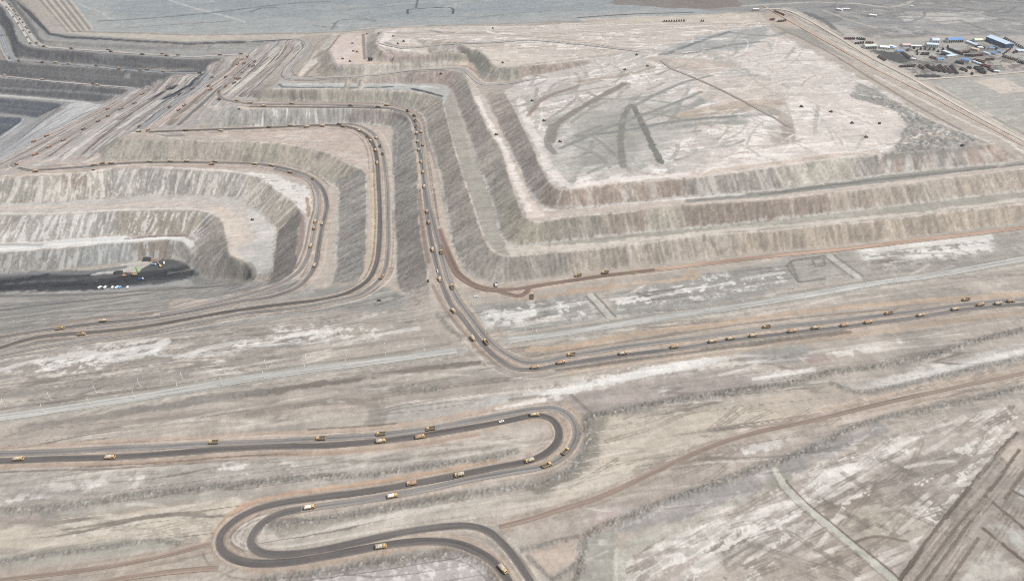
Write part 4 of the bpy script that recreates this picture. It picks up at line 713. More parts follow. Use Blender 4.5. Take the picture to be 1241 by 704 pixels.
tracks(TOP, 70, 30, 40, 170, 2.2, (186, 182, 174), .65, .9, 'flat', seed=15); tracks(TOP, 70, 25, 30, 120, 1.8, (228, 222, 216), .65, .7, 'flat', seed=16); tracks(TOP, 40, 20, 40, 150, 1.7, (190, 168, 152), .55, .9, 'flat', seed=17); tracks(TOP, 30, 60, 30, 90, 3.2, (168, 168, 162), .6, .5, 'flat', seed=18)
poly('655,180 680,140 730,118 790,120 840,128 830,160 780,205 700,212 668,205', (184, 183, 175), 14, .55, (('n25', 10), ('di', 8)), 'flat'); poly('700,150 760,130 790,160 760,200 705,200', (168, 168, 159), 12, .5, (('n25', 8), ('di', 6)), 'flat'); poly('840,92 930,96 960,120 900,128 850,118', (206, 192, 180), 12, .5, (('n25', 9), ('di', 6)), 'flat')
for s, w, c in (('767,128 778,150 792,180 801,197', 5, (146, 144, 137)), ('755,202 752,172 756,142 764,128', 5, (156, 154, 147)), ('668,172 674,152 696,136 730,116 756,102', 6, (162, 154, 144)), ('668,152 664,175 672,186', 5, (164, 160, 152)), ('700,166 760,158 820,147 890,141', 3.5, (156, 157, 154)), ('680,180 720,162 760,146 800,132 850,112', 4, (164, 163, 157)), ('640,140 660,120 695,106', 4, (176, 160, 148)), ('770,128 800,112 830,100 862,92', 4, (166, 164, 158))):
    stroke(s, w, c, 2, .85, (('n8', 1.2), ('di', 1.2)), 'flat')
stroke('846,131 862,126 880,126', 4, (228, 228, 226), 2, .85, (('n8', 2),), 'flat'); stroke('815,142 860,130 905,124 945,124', 8, (200, 178, 160), 5, .6, (('di', 5),), 'flat')
tracks('612,115 640,90 760,85 860,120 840,200 690,228 668,222 640,160', 30, 55, 35, 120, 3.4, (164, 162, 154), .65, .8, 'flat', seed=19)
UPR = '455,38 620,33 780,24 920,16 935,32 860,45 780,62 620,80 600,78 580,60 470,60'
tracks(UPR, 40, 4, 14, 140, 2.2, (180, 164, 152), .6, .5, 'flat', seed=20); tracks(UPR, 30, 4, 14, 120, 2.2, (226, 218, 210), .6, .5, 'flat', seed=21)
tracks(RAMP, 60, 83, 1.5, 260, 1.9, (150, 138, 132), .7, .1, seed=22); tracks(RAMP, 50, 83, 1.5, 260, 1.9, (220, 212, 206), .7, .1, seed=23); tracks(WALL, 40, 83, 2, 200, 1.7, (176, 174, 176), .6, .1, seed=24)
DST = '-60,-60 60,-60 120,24 300,34 520,28 760,18 900,6 1241,-10 1300,-60'
tracks(DST, 60, 8, 14, 240, 2.0, (146, 150, 153), .5, .5, seed=25); tracks(DST, 30, -20, 25, 260, 2.0, (192, 195, 196), .5, .5, seed=26); tracks('930,2 1300,-10 1300,60 1240,50 1080,40 980,20', 60, -12, 14, 160, 4, (140, 138, 139), .55, .6, seed=27)
tracks('938,12 975,30 1060,85 1241,180 1300,205 1300,192 1241,160 1105,88 1020,42 960,10', 50, 103, 1.5, 320, 2.2, (160, 150, 141), .55, .1, seed=28); tracks('938,12 975,30 1060,85 1241,180 1300,205 1300,192 1241,160 1105,88 1020,42 960,10', 40, 103, 1.5, 320, 2.6, (222, 214, 203), .55, .1, seed=29)
tracks(SLOPEG, 50, 16, 4, 120, 1.6, (152, 149, 146), .6, .2, seed=30); tracks(SLOPEG, 30, 16, 4, 100, 1.8, (204, 197, 189), .5, .2, seed=31)
for s in ('615,175 649,240 660,250.5 703,251 765,245.5 829,238.5 930,231 1032,218 1117,206.5 1217,197.5', '571,172 588,218 599,250 612,291 622,299 662,294.5 790,280 868,273.5 1011,258 1179,238.5 1300,226', '501,131.5 513,141 519,166 530,195 542,255 555,312 575,334', '408,149.8 440,150.6 475.4,155 476.8,223 477.4,255 480,301 480,335', '355,201 376,207.5 401,222 410,231 410,255 410,282 407,312', '0,247.5 64,245.5 129,240.5 193,237 263,238.5 291,244 331,272 333,290 330,330'):
    stroke(s, 1.6, (198, 196, 190), 2, .75, (('n3', 1.2), ('n8', 1.5)))
    D, U, S = dist_line(trace(s, 6), 8); RUB = np.maximum(RUB, np.exp(-(D / 3.0) ** 2) * .9)
mix(np.clip(HEAPM, 0, 1) * .5, (200, 195, 190))
stroke('940,570 947,582 980,617 1024,653 1092,710', 3.0, (198, 197, 184), 1.0, .97, (('n3', .3),)); stroke('953,582 985,615 1030,652 1098,708', .8, (138, 128, 119), .6, .8, (), None); stroke('934,572 941,584 974,619 1018,656 1086,712', .6, (160, 152, 142), .6, .6, (), None)
for a, b in ((L1, (152, 143, 135)), (L2, (160, 151, 143))):
    mix(sstep(.06, .02, np.abs(a + .02 * N8)) * np.clip(.3 + .9 * N90, 0, .8) * PLAINM, b)
mix(sstep(.05, .015, np.abs(L1 - .13 + .02 * N8)) * np.clip(.2 + .9 * N25, 0, .6) * PLAINM, (214, 205, 195))
for s in ('612,113 623,131 633,152 642,170 649,186 659,209 669,224 682,230.5 718,225.5 754,221.6 790,218.5 837,216 880,210.5 921,205 998,194.5 1076,187.5 1168,178 1205,174', '565.5,95 572,113.5 591,155 607,180 618,216 631,252.5 637,263.5 648.7,268.8 674.5,265 713,260.8 775,256', '536.7,123 542.5,148 549,172.5 558,203.5 571,242 581,273 591,296 604,308 620,310.5 661,306.7 713,303 765,296 842,286 930,280 998,273 1065,268 1127,259 1241,247', '331,108.4 352,108.6 429,108.6 480,110.6 517,114.2 533,118', '141,167 227,169.5 300,172 345,174.7 369.6,179 398,185.6 423.8,199.8 437,204 443,208 443.5,223 444,255 443.5,284.8', '456,52 460,58 467,62 482,62.4 540,61.3 577,60.8 585,64 590.5,70.3 598,79 610,82.2 648,79 695,73.8 739,68', '399,62 404,74 409,79 450,78.8 540,75.8'):
    stroke(s, 1.1, (214, 204, 193), 1.4, .8, (('n8', .8), ('n3', .5)))
for s in ('0,18 13,38 27,62 70,69 125,73.5 160,76 200,79 245,79', '0,22 12,42 24,66 60,71.5 125,76 190,82', '0,83 64,87 120,92 180,96', '0,86.5 64,91 120,96 170,100', '0,98 64,103 120,107', '0,101 64,106 120,110', '0,126 40,130 58,132', '0,131 30,134 50,136', '0,150 14,152', '60,52 110,55 160,57.5 230,60 300,59'):
    stroke(s, 1.5, (166, 163, 160), 2, .5, (('n8', 1.2),))
speck('1050,62 1100,52 1190,48 1245,58 1245,84 1180,92 1110,96 1085,78', (118, 113, 110), .22, (('n8', .6), ('n25', .6)), .3, .6)
for s, w, c, o in (('640,424 692,420 760,407 850,395 928,384 1020,373 1120,365 1200,359 1241,357 1300,356', 4.5, (208, 180, 154), .75), ('640,433 700,423 800,408 900,393 1020,380 1120,372', 1.2, (160, 138, 124), .6), ('690,452 760,441 850,431 930,419 1050,404 1160,388 1241,379', 4, (196, 174, 154), .7), ('674,449 760,437 860,424 940,413 1030,402', 1.6, (142, 124, 112), .55),
                    ('-40,544 60,541 130,536.5 200,533.5 259,530 390,524 461,519 522,511 572,501 620,492 650,487', 4.5, (202, 178, 160), .75), ('-40,568 60,564 140,563 250,556 330,551 400,549 470,543 520,537 580,526', 2.2, (194, 166, 146), .7), ('0,572 60,570 130,568 200,563 300,556', 1, (146, 130, 118), .6), ('262,652 268,635 284,620 308,608 345,600 400,592 500,577 600,559', 2.4, (212, 174, 146), .8), ('640,570 676,556 697,538 706,520 700,503 684,490', 3, (200, 178, 158), .7), ('300,690 360,688 410,681 470,669', 2.5, (204, 180, 160), .7),
                    ('540,355 552,378 572,402 592,424 612,440', 2.4, (176, 150, 134), .6), ('600,396 622,420 640,428', 2, (190, 164, 146), .6), ('524,345 540,375 560,400 585,428 606,444', 2, (168, 146, 132), .6)):
    stroke(s, w, c, 1.6, o, (('n8', .8), ('st', .6)))
for s, w, o in (('606,497 640,488 690,474 740,462 790,450 840,441 880,436', 6, .8), ('650,480 720,464 800,446 860,436', 4, .85), ('0,448 40,438 80,432 110,428', 7, .7), ('60,446 130,428 200,418', 7, .7), ('130,436 190,424 200,412', 6, .7), ('215,432 262,420 310,412', 5, .55), ('330,414 360,406 400,402', 5, .6), ('405,418 450,408 505,398', 4, .5), ('1045,304 1120,295 1200,287', 7, .7), ('590,384 650,376 710,366', 5, .5), ('915,460 960,452 985,448', 4, .7), ('1065,470 1140,450 1241,424', 5, .55), ('760,366 830,352 880,344', 4, .5), ('900,338 950,330', 3, .5)):
    Q = trace(s, 6); D, U, S = dist_line(Q, w * 2.2)
    mix(sstep(1.0, .35, D / w + .55 * ST + .45 * N8 + .3 * N3) * (D < 1e5) * o * NOROAD, (226, 223, 218))
for s, w, c in (('710,359 735,386', 1.2, (150, 146, 138)), ('721,357 746,384', 1.2, (150, 146, 138)), ('716,358 741,385', 3.6, (196, 192, 182)), ('999,311 1034,337', 1.2, (152, 148, 140)), ('1011,309 1046,335', 1.2, (152, 148, 140)), ('1005,310 1040,336', 3.6, (198, 195, 186)), ('953,322 960,316 1000,310', 1.4, (150, 146, 138)), ('953,322 968,342 1000,338', 1.4, (150, 146, 138)), ('984,314 998,313 1000,322 988,323 984,314', 1.4, (156, 152, 146))):
    stroke(s, w, c, 1.2, .85, (('n8', .5),), None, False)
# windrows and wheel lines that follow the haul roads
rg = np.random.default_rng(77)
for name, Q, hw, kind, berm in RL:
    if name != 'haul_road' or kind in ('pale', 'white') or len(Q) < 12: continue
    d = np.gradient(Q[:, :2], axis=0); d /= np.maximum(1e-6, np.hypot(*d.T))[:, None]
    for k in range(7):
        sd = rg.choice((-1, 1)) * (hw + rg.uniform(2.5, 11)); R = Q.copy(); R[:, 0] -= d[:, 1] * sd; R[:, 1] += d[:, 0] * sd
        a, b = sorted(rg.integers(0, len(R), 2)); R = R[a:b + 1]
        if len(R) < 12: continue
        w = rg.uniform(.5, 1.3) * np.clip(Q[:, 1].mean() / 900, .8, 1.6); D, U, S = dist_line(R, w + 2)
        c = [(146, 132, 123), (168, 150, 138), (218, 208, 198), (206, 186, 170)][k % 4]
        mix(sstep(w + .6, w - .4, D + .5 * N3 + .3 * N8) * .6 * FLAT * NOROAD * (D < 1e5), c)
# shoulders thrown up by the graders
for name, Q, hw, kind, berm in RL:
    c = {'dark': (198, 172, 152), 'grey': (198, 178, 162), 'grey2': (196, 172, 154), 'brown': (204, 178, 156), 'darkbrown': (186, 168, 154), 'highway': (180, 175, 166)}.get(kind)
    if c is None: continue
    D, U, S = dist_line(Q, hw + 8)
    mix(sstep(hw + 5.5, hw + 2.5, D + 1.5 * N8) * .8 * (0.6 + .4 * np.clip(N25 + .4, 0, 1)) * NOROAD * FLAT, c)
mix(np.clip(BERM, 0, 1) * .35 * np.clip(.6 + N8, 0, 1), (206, 190, 176)); UM = np.zeros((NR, NC), np.float32)
for name, Q, hw, kind, berm in RL:
    if kind not in ('highway', 'palesand', 'pale', 'white'): D, U, S = dist_line(Q[4:-4], hw + 2); UM = np.maximum(UM, sstep(hw + .5, hw - 1, D))
mix(UM * .85, (134, 127, 121)); mix(np.clip(ROADMASK - UM, 0, 1) * .9, (188, 182, 172))
stroke('830,336 838,329 846,331 842,336 815,339', 3.5, (202, 178, 152), 3, .85, (('n8', 1),)); stroke('640,362 760,346 830,338', 3, (206, 180, 158), 3, .7); stroke('690,352 740,346 742,340', 4, (196, 166, 144), 3, .5, (('n8', 2),))
for s, m in RB: mix(np.clip(m * 1.2, 0, 1) * .55, (153, 149, 144))
_L = COL.mean(-1, keepdims=True); _c = COL - _L; _d = _L - 180
COL = 171 + _d * (1 + .60 * (1 - .55 * FACE[..., None]) * np.exp(-(_d / 62) ** 2)) + _c * np.array((.82, .66, .80), np.float32) + np.array((.5, .5, -1.0), np.float32)
COL[..., 0] -= 0.8
_far = sstep(1450, 1900, GY)[..., None]
COL = COL - _far * np.array((9, 9, 10), np.float32)
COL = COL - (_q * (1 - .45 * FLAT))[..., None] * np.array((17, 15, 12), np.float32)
# grain: each patch of ground a little different
COL *= (1 + 0.035 * N25 + 0.035 * N8 + 0.045 * STF * FLAT + 0.022 * N3 + .015 * NF)[..., None]
stn = sstep(.5, .9, N3 * .6 + fbm(GX, GY, 1.7, 1, 61) * .6) * RUB * (.4 + .6 * FLAT)
mix(stn * .55, (216, 212, 202)); mix(sstep(.45, .9, -N3 * .6 + fbm(GX, GY, 1.9, 1, 62) * .6) * RUB * .55 * (.3 + .7 * FLAT), (118, 114, 104))
COL = np.clip(COL, 20, 240)
# ------------------------------------------------------------------ materials
ALB = 0.62
def lin(c):
    c = np.asarray(c, np.float32) / 255.0
    return np.where(c <= 0.04045, c / 12.92, ((c + 0.055) / 1.055) ** 2.4)
def material(name, rough=.9):
    m = bpy.data.materials.new(name); m.use_nodes = True
    p = m.node_tree.nodes['Principled BSDF']; p.inputs['Roughness'].default_value = rough
    p.inputs['Specular IOR Level'].default_value = 0.25
    return m, m.node_tree.nodes, m.node_tree.links, p
def ground_material(name, s1, s2, amt, bump):
    m, n, l, p = material(name, .95)
    p.inputs['Specular IOR Level'].default_value = 0.08
    at = n.new('ShaderNodeAttribute'); at.attribute_name = 'tint'
    tc = n.new('ShaderNodeTexCoord')
    a = n.new('ShaderNodeTexNoise'); a.inputs['Scale'].default_value = 1 / s1; a.inputs['Detail'].default_value = 5; a.inputs['Roughness'].default_value = .65
    b = n.new('ShaderNodeTexNoise'); b.inputs['Scale'].default_value = 1 / s2; b.inputs['Detail'].default_value = 4
    for q in (a, b): l.new(tc.outputs['Object'], q.inputs['Vector'])
    ra = n.new('ShaderNodeMapRange'); ra.inputs['From Min'].default_value = .25; ra.inputs['From Max'].default_value = .75; ra.inputs['To Min'].default_value = 1 - amt; ra.inputs['To Max'].default_value = 1 + amt
    rb = n.new('ShaderNodeMapRange'); rb.inputs['From Min'].default_value = .25; rb.inputs['From Max'].default_value = .75; rb.inputs['To Min'].default_value = 1 - amt * .6; rb.inputs['To Max'].default_value = 1 + amt * .6
    l.new(a.outputs[0], ra.inputs[0]); l.new(b.outputs[0], rb.inputs[0])
    mu = n.new('ShaderNodeMath'); mu.operation = 'MULTIPLY'; l.new(ra.outputs[0], mu.inputs[0]); l.new(rb.outputs[0], mu.inputs[1])
    vm = n.new('ShaderNodeVectorMath'); vm.operation = 'SCALE'; l.new(at.outputs['Color'], vm.inputs[0]); l.new(mu.outputs[0], vm.inputs['Scale'])
    l.new(vm.outputs[0], p.inputs['Base Color'])
    bp = n.new('ShaderNodeBump'); bp.inputs['Strength'].default_value = bump; bp.inputs['Distance'].default_value = .6
    l.new(a.outputs[0], bp.inputs['Height']); l.new(bp.outputs[0], p.inputs['Normal'])
    return m
M_GROUND = ground_material('dusty_rock', 1.8, 7.0, .10, .45)
M_ROAD = ground_material('compacted_haul_road', 1.6, 7.0, .10, .2)

# ------------------------------------------------------------------ the land, split where one kind of ground meets another
def sheet(name, faces, V, K, mat):
    used = np.zeros(len(V), bool); used[faces.ravel()] = True
    new = np.cumsum(used) - 1; v = V[used].astype(np.float32); f = new[faces]
    me = bpy.data.meshes.new(name)
    me.vertices.add(len(v)); me.vertices.foreach_set('co', v.ravel())
    me.loops.add(f.size); me.loops.foreach_set('vertex_index', f.ravel().astype(np.int32))
    me.polygons.add(len(f)); me.polygons.foreach_set('loop_start', (np.arange(len(f)) * 4).astype(np.int32))
    me.update(calc_edges=True)
    at = me.attributes.new('tint', 'FLOAT_COLOR', 'POINT')
    c = np.ones((len(v), 4), np.float32); c[:, :3] = K[used]
    at.data.foreach_set('color', c.ravel())
    me.polygons.foreach_set('use_smooth', np.ones(len(f), bool))
    me.materials.append(mat)
    o = bpy.data.objects.new(name, me); C.objects.link(o); o['kind'] = 'structure'
    return o
V = np.stack([GX, GY, GZ], -1).reshape(-1, 3); K = (lin(COL) * ALB).reshape(-1, 3)
idx = np.arange(NR * NC).reshape(NR, NC)
quads = np.stack([idx[:-1, :-1], idx[:-1, 1:], idx[1:, 1:], idx[1:, :-1]], -1)
lab = np.zeros((NR, NC), np.int8)
def zone(s, k): lab[inside(trace(s, 20, False)[:-1] if False else trace(s, 20, False))] = k
zone('-300,-60 -60,-60 20,-20 110,37 250,43 345,41 440,36 600,29 780,21 860,16 930,10 1000,-20 1400,-60 1400,-150 -300,-150', 3)
zone('323,106 352,95 372,56 402,42 450,37 620,30 860,18 930,14 1000,60 1120,130 1230,180 1400,190 1400,262 1241,269 1024,296 842,314 700,330 599,341 575,333 555,312 542,255 530,195 519,165 513,140 501,131 465,124.5 313,121', 1)
zone('-300,-60 -60,-60 20,-20 62,41 160,47 227,52 346,48 370,56 350,95 323,106 313,121 465,124.5 501,131 513,140 519,165 530,195 542,255 555,312 523,366 490,366 430,352 330,374 180,398 0,400 -300,420', 2)
ql = lab[:-1, :-1]
for k, nm in ((0, 'ground'), (1, 'spoil_heap_terrain'), (2, 'open_pit_terrain'), (3, 'desert_plain')):
    f = quads[ql == k]
    if len(f): sheet(nm, f, V, K, M_GROUND)
# land beyond the survey, out to the horizon
loop = np.concatenate([idx[0, :], idx[1:, -1], idx[-1, -2::-1], idx[-2:0:-1, 0]])[::4]
P0 = V[loop]; rings = [P0]; kc = [K[loop]]
ctr = np.array([0, 1100.0])
for s_ in (1.12, 1.5, 2.5, 6, 30):
    P = P0.copy(); P[:, :2] = ctr + (P0[:, :2] - ctr) * s_
    P[:, 2] = P0[:, 2] * max(0, 1 - (s_ - 1) * .25); rings.append(P); kc.append(np.tile(lin((178, 176, 172)) * ALB, (len(P), 1)))
nL = len(loop); VV = np.vstack(rings); KK = np.vstack(kc); fs_ = []
for r in range(len(rings) - 1):
    a = np.arange(nL) + r * nL; b = np.roll(np.arange(nL), -1) + r * nL
    fs_.append(np.stack([b, a, a + nL, b + nL], -1))
sheet('outlying_desert', np.vstack(fs_), VV, KK, M_GROUND)

# ------------------------------------------------------------------ roads: strips lying on the cut ground
rng = np.random.default_rng(5)
def strip(name, Q, hw, kind, lift):
    d = np.gradient(Q[:, :2], axis=0); d /= np.maximum(1e-6, np.hypot(*d.T))[:, None]
    nrm = np.stack([-d[:, 1], d[:, 0]], 1)
    L = np.concatenate([[0], np.cumsum(np.hypot(*np.diff(Q[:, :2], axis=0).T))])
    nx = 13; t = np.linspace(-1, 1, nx)
    off = rng.uniform(0, 900)
    edge = hw * (1 + .10 * vn(L / 25 + off, L * 0 + 3, 71)[:, None] * np.abs(t)[None, :])
    X = Q[:, 0:1] + nrm[:, 0:1] * t * edge; Y = Q[:, 1:2] + nrm[:, 1:2] * t * edge
    Z = hgt(X, Y); zc = np.repeat(Q[:, 2:3], nx, 1)
    Z = np.maximum(Z, zc - .5) + lift + np.clip(Y - 800, 0, 1000) / 1000 * .5
    Z = Z - (1.2 * np.clip(1 - np.minimum(L, L[-1] - L) / (14 if kind == 'highway' else 7), 0, 1) ** 2)[:, None]       # the ends run under the dirt
    base = np.array(KIND[kind], np.float32)
    lane = np.broadcast_to(t[None, :] * hw, X.shape)
    Lb = np.broadcast_to(L[:, None] + off, X.shape)
    tr = fbm(Lb / 60, lane + 40 + off, 1.4, 2, 81); bl = fbm(Lb / 12, lane / 3 + off, 2.5, 3, 82); edg = sstep(.72, 1.0, np.abs(np.broadcast_to(t, X.shape)) + .12 * bl)
    k = 1 + .10 * tr + .05 * bl
    if kind in ('grey', 'grey2', 'palegrey', 'blue'): k = k + .10 * np.exp(-((np.abs(lane) - hw * .5) / .7) ** 2) - .07 * np.exp(-(lane / 1.0) ** 2)
    if kind in ('brown', 'dust', 'orange', 'taupe', 'darkbrown'): k = k + .08 * np.exp(-((np.abs(lane) - hw * .45) / .6) ** 2)
    cc = base[None, None, :] * k[..., None]
    ed = np.array({'highway': (168, 166, 160)}.get(kind, (186, 166, 150)), np.float32)
    cc = cc * (1 - .55 * edg[..., None]) + ed * .55 * edg[..., None]
    ids = np.arange(len(Q) * nx).reshape(len(Q), nx)
    f = np.stack([ids[:-1, :-1], ids[1:, :-1], ids[1:, 1:], ids[:-1, 1:]], -1).reshape(-1, 4)
    o = sheet(name, f, np.stack([X, Y, Z], -1).reshape(-1, 3), (lin(np.clip(cc, 0, 240)) * ALB).reshape(-1, 3), M_ROAD)
    return o
for k, (name, Q, hw, kind, berm) in enumerate(RL):
    strip(name, Q, hw, kind, .2 + .004 * k)
# ------------------------------------------------------------------ dusty air
def haze(density):
    me = bpy.data.meshes.new('haze')
    x, y0, y1, z0, z1 = 45000, -30000, 50000, -140, 620
    v = [(-x, y0, z0), (x, y0, z0), (x, y1, z0), (-x, y1, z0), (-x, y0, z1), (x, y0, z1), (x, y1, z1), (-x, y1, z1)]
    me.from_pydata(v, [], [(3, 2, 1, 0), (4, 5, 6, 7), (0, 1, 5, 4), (1, 2, 6, 5), (2, 3, 7, 6), (3, 0, 4, 7)])
    o = bpy.data.objects.new('haze', me); C.objects.link(o); o['kind'] = 'stuff'
    m = bpy.data.materials.new('thin_dust_haze'); m.use_nodes = True; n = m.node_tree.nodes; n.clear()
    out = n.new('ShaderNodeOutputMaterial'); pv = n.new('ShaderNodeVolumePrincipled')
    pv.inputs['Color'].default_value = (.86, .91, .97, 1); pv.inputs['Density'].default_value = density; pv.inputs['Anisotropy'].default_value = .2
    m.node_tree.links.new(pv.outputs[0], out.inputs['Volume']); me.materials.append(m)
haze(0.000065)
# ------------------------------------------------------------------ helpers for things
def plain(name, col, rough=.7, metal=0.0, var=.12, scale=1.2):
    m, n, l, p = material(name, rough)
    c = lin(col); p.inputs['Metallic'].default_value = metal
    tc = n.new('ShaderNodeTexCoord'); a = n.new('ShaderNodeTexNoise'); a.inputs['Scale'].default_value = scale; a.inputs['Detail'].default_value = 3
    r = n.new('ShaderNodeValToRGB'); r.color_ramp.elements[0].position = .3; r.color_ramp.elements[1].position = .7
    r.color_ramp.elements[0].color = (*(c * (1 - var)), 1); r.color_ramp.elements[1].color = (*np.minimum(c * (1 + var), .9), 1)
    l.new(tc.outputs['Object'], a.inputs['Vector']); l.new(a.outputs[0], r.inputs[0]); l.new(r.outputs[0], p.inputs['Base Color'])
    return m
MT = dict(yellow=plain('dusty_yellow_paint', (198, 164, 114), .65), pale=plain('pale_rock_load', (212, 208, 202), .95, 0, .15, .9), dustcab=plain('dust_coated_cab', (160, 132, 98), .7), dustbed=plain('dust_coated_bed', (112, 98, 86), .8, 0, .2), bedyellow=plain('dusty_bed_paint', (164, 145, 116), .65, 0, .2), orange=plain('dusty_orange_paint', (164, 128, 104), .5), tan=plain('dusty_bed_steel', (176, 150, 116), .7), tyre=plain('tyre_rubber', (42, 41, 40), .9), rim=plain('wheel_steel', (150, 130, 96), .6),
          glass=plain('cab_glass', (40, 48, 56), .15), grey=plain('grey_rock_load', (172, 164, 152), .95, 0, .3, .9), brown=plain('brown_rock_load', (158, 132, 118), .95, 0, .3, .9), darkbed=plain('worn_bed_floor', (84, 80, 78), .8), frame=plain('chassis_black', (50, 49, 48), .8),
          white=plain('white_vehicle_paint', (214, 214, 212), .35, 0, .04), green=plain('green_paint', (130, 206, 70), .5), blue=plain('blue_paint', (104, 152, 200), .5), maroon=plain('maroon_paint', (112, 66, 56), .6), darkpaint=plain('dark_grey_paint', (74, 72, 70), .6), rust=plain('rusty_brown_paint', (132, 96, 76), .7),
          steel=plain('galvanised_post', (206, 206, 204), .4), lamp=plain('lamp_glass', (226, 226, 220), .2),
          roofgrey=plain('grey_green_roof', (176, 184, 172), .6), roofwhite=plain('white_sheet_roof', (202, 204, 206), .5, 0, .05), roofblue=plain('blue_sheet_roof', (92, 134, 184), .5, 0, .1, .3), roofpale=plain('pale_blue_roof', (180, 198, 212), .5, 0, .06), roofdark=plain('dark_blue_sheet', (58, 76, 98), .5, 0, .1, .3), roofgreen=plain('pale_green_roof', (196, 214, 178), .6), roofpink=plain('faded_pink_roof', (206, 170, 166), .6), wallw=plain('whitewashed_wall', (196, 193, 186), .8, 0, .05), walltan=plain('tan_wall', (190, 170, 148), .8, 0, .08), opening=plain('dark_opening', (46, 48, 52), .6), coal=plain('coal_lumps', (62, 61, 62), .95, 0, .3, .6), bluecloth=plain('blue_tarpaulin', (52, 84, 140), .7))
def box(bm, x0, x1, y0, y1, z0, z1, top=None, mi=0):
    """a box; top=(x0,x1,y0,y1) gives another size to its upper face"""
    t = top or (x0, x1, y0, y1)
    v = [bm.verts.new(p) for p in ((x0, y0, z0), (x1, y0, z0), (x1, y1, z0), (x0, y1, z0), (t[0], t[2], z1), (t[1], t[2], z1), (t[1], t[3], z1), (t[0], t[3], z1))]
    for f in ((3, 2, 1, 0), (4, 5, 6, 7), (0, 1, 5, 4), (1, 2, 6, 5), (2, 3, 7, 6), (3, 0, 4, 7)):
        bm.faces.new([v[i] for i in f]).material_index = mi
def cyl(bm, c, r, h, axis='y', n=12, mi=0, r2=None):
    r2 = r if r2 is None else r2; A = []; B = []
    for k in range(n):
        a = 2 * math.pi * k / n; u, w = math.cos(a), math.sin(a)
        def P(rr, q): return {'y': (c[0] + rr * u, c[1] + q, c[2] + rr * w), 'z': (c[0] + rr * u, c[1] + rr * w, c[2] + q), 'x': (c[0] + q, c[1] + rr * u, c[2] + rr * w)}[axis]
        A.append(bm.verts.new(P(r, -h / 2))); B.append(bm.verts.new(P(r2, h / 2)))
    bm.faces.new(A).material_index = mi; bm.faces.new(B[::-1]).material_index = mi
    for k in range(n): bm.faces.new((A[k], B[k], B[(k + 1) % n], A[(k + 1) % n])).material_index = mi
def bar(bm, a, b, w, h=None, mi=0):
    a = Vector(a); b = Vector(b); d = (b - a).normalized(); h = h or w
    s = d.cross(Vector((0, 0, 1)));  s = Vector((0, 1, 0)) if s.length < 1e-3 else s.normalized(); u = s.cross(d)
    v = [bm.verts.new(p + s * i * w / 2 + u * j * h / 2) for p in (a, b) for i, j in ((-1, -1), (1, -1), (1, 1), (-1, 1))]
    for f in ((0, 1, 2, 3), (7, 6, 5, 4), (0, 4, 5, 1), (1, 5, 6, 2), (2, 6, 7, 3), (3, 7, 4, 0)): bm.faces.new([v[i] for i in f]).material_index = mi
def mesh(name, bm, mats):
    bmesh.ops.recalc_face_normals(bm, faces=bm.faces[:])
    me = bpy.data.meshes.new(name); bm.to_mesh(me); bm.free()
    for m in (mats if isinstance(mats, (list, tuple)) else [mats]): me.materials.append(m)
    return me
def obj(name, me, parent=None):
    o = bpy.data.objects.new(name, me); C.objects.link(o)
    if parent: o.parent = parent
    return o
def tag(o, label, cat, group=None):
    o['label'] = label; o['category'] = cat
    if group: o['group'] = group
    return o
def new(): return bmesh.new()
ORD = 'first second third fourth fifth sixth seventh eighth ninth tenth eleventh twelfth thirteenth fourteenth fifteenth sixteenth seventeenth eighteenth nineteenth twentieth'.split()
ORD += ['twenty-' + w for w in ORD[:9]] + ['thirtieth'] + ['thirty-' + w for w in ORD[:9]]
RCL = [(Q, hw, .2 + .004 * k) for k, (nm, Q, hw, kd, b) in enumerate(RL)]
def site(px, py, up):
    X, Y, Z = (float(a[0]) for a in ground_at(px, py))
    for _ in range(3):
        X, Y = (float(a) for a in plan(px, py, Z + up)); Z = float(hgt([X], [Y])[0])
    return X, Y, Z
def heading(X, Y, hint):
    best = None
    for Q, hw, lift in RCL:
        d = np.hypot(Q[:, 0] - X, Q[:, 1] - Y); i = int(np.argmin(d))
        if d[i] < hw + 5 and (best is None or d[i] < best[0]):
            a, b = Q[max(0, i - 2)], Q[min(len(Q) - 1, i + 2)]; best = (d[i], b[:2] - a[:2], lift)
    h = {'r': (1, 0), 'l': (-1, 0), 'u': (0, 1), 'd': (0, -1), 'ur': (1, 1), 'dl': (-1, -1), 'ul': (-1, 1), 'dr': (1, -1)}[hint]
    if best is None: return math.atan2(h[1], h[0]), 0.0
    t = best[1]
    if t[0] * h[0] + t[1] * h[1] < 0: t = -t
    return math.atan2(t[1], t[0]), best[2]
def stand(o, X, Y, Z, yaw, span=3.0, lift=0.0):
    fx, fy = math.cos(yaw), math.sin(yaw)
    z = hgt([X + fx * span, X - fx * span, X - fy * 1.4, X + fy * 1.4], [Y + fy * span, Y - fy * span, Y + fx * 1.4, Y - fx * 1.4])
    pitch = -math.atan2(z[0] - z[1], 2 * span); roll = math.atan2(z[2] - z[3], 2.8)
    o.location = (X, Y, float(max(Z, (z[0] + z[1]) / 2)) + lift); o.rotation_euler = (max(-.3, min(.3, roll)), max(-.3, min(.3, pitch)), yaw)

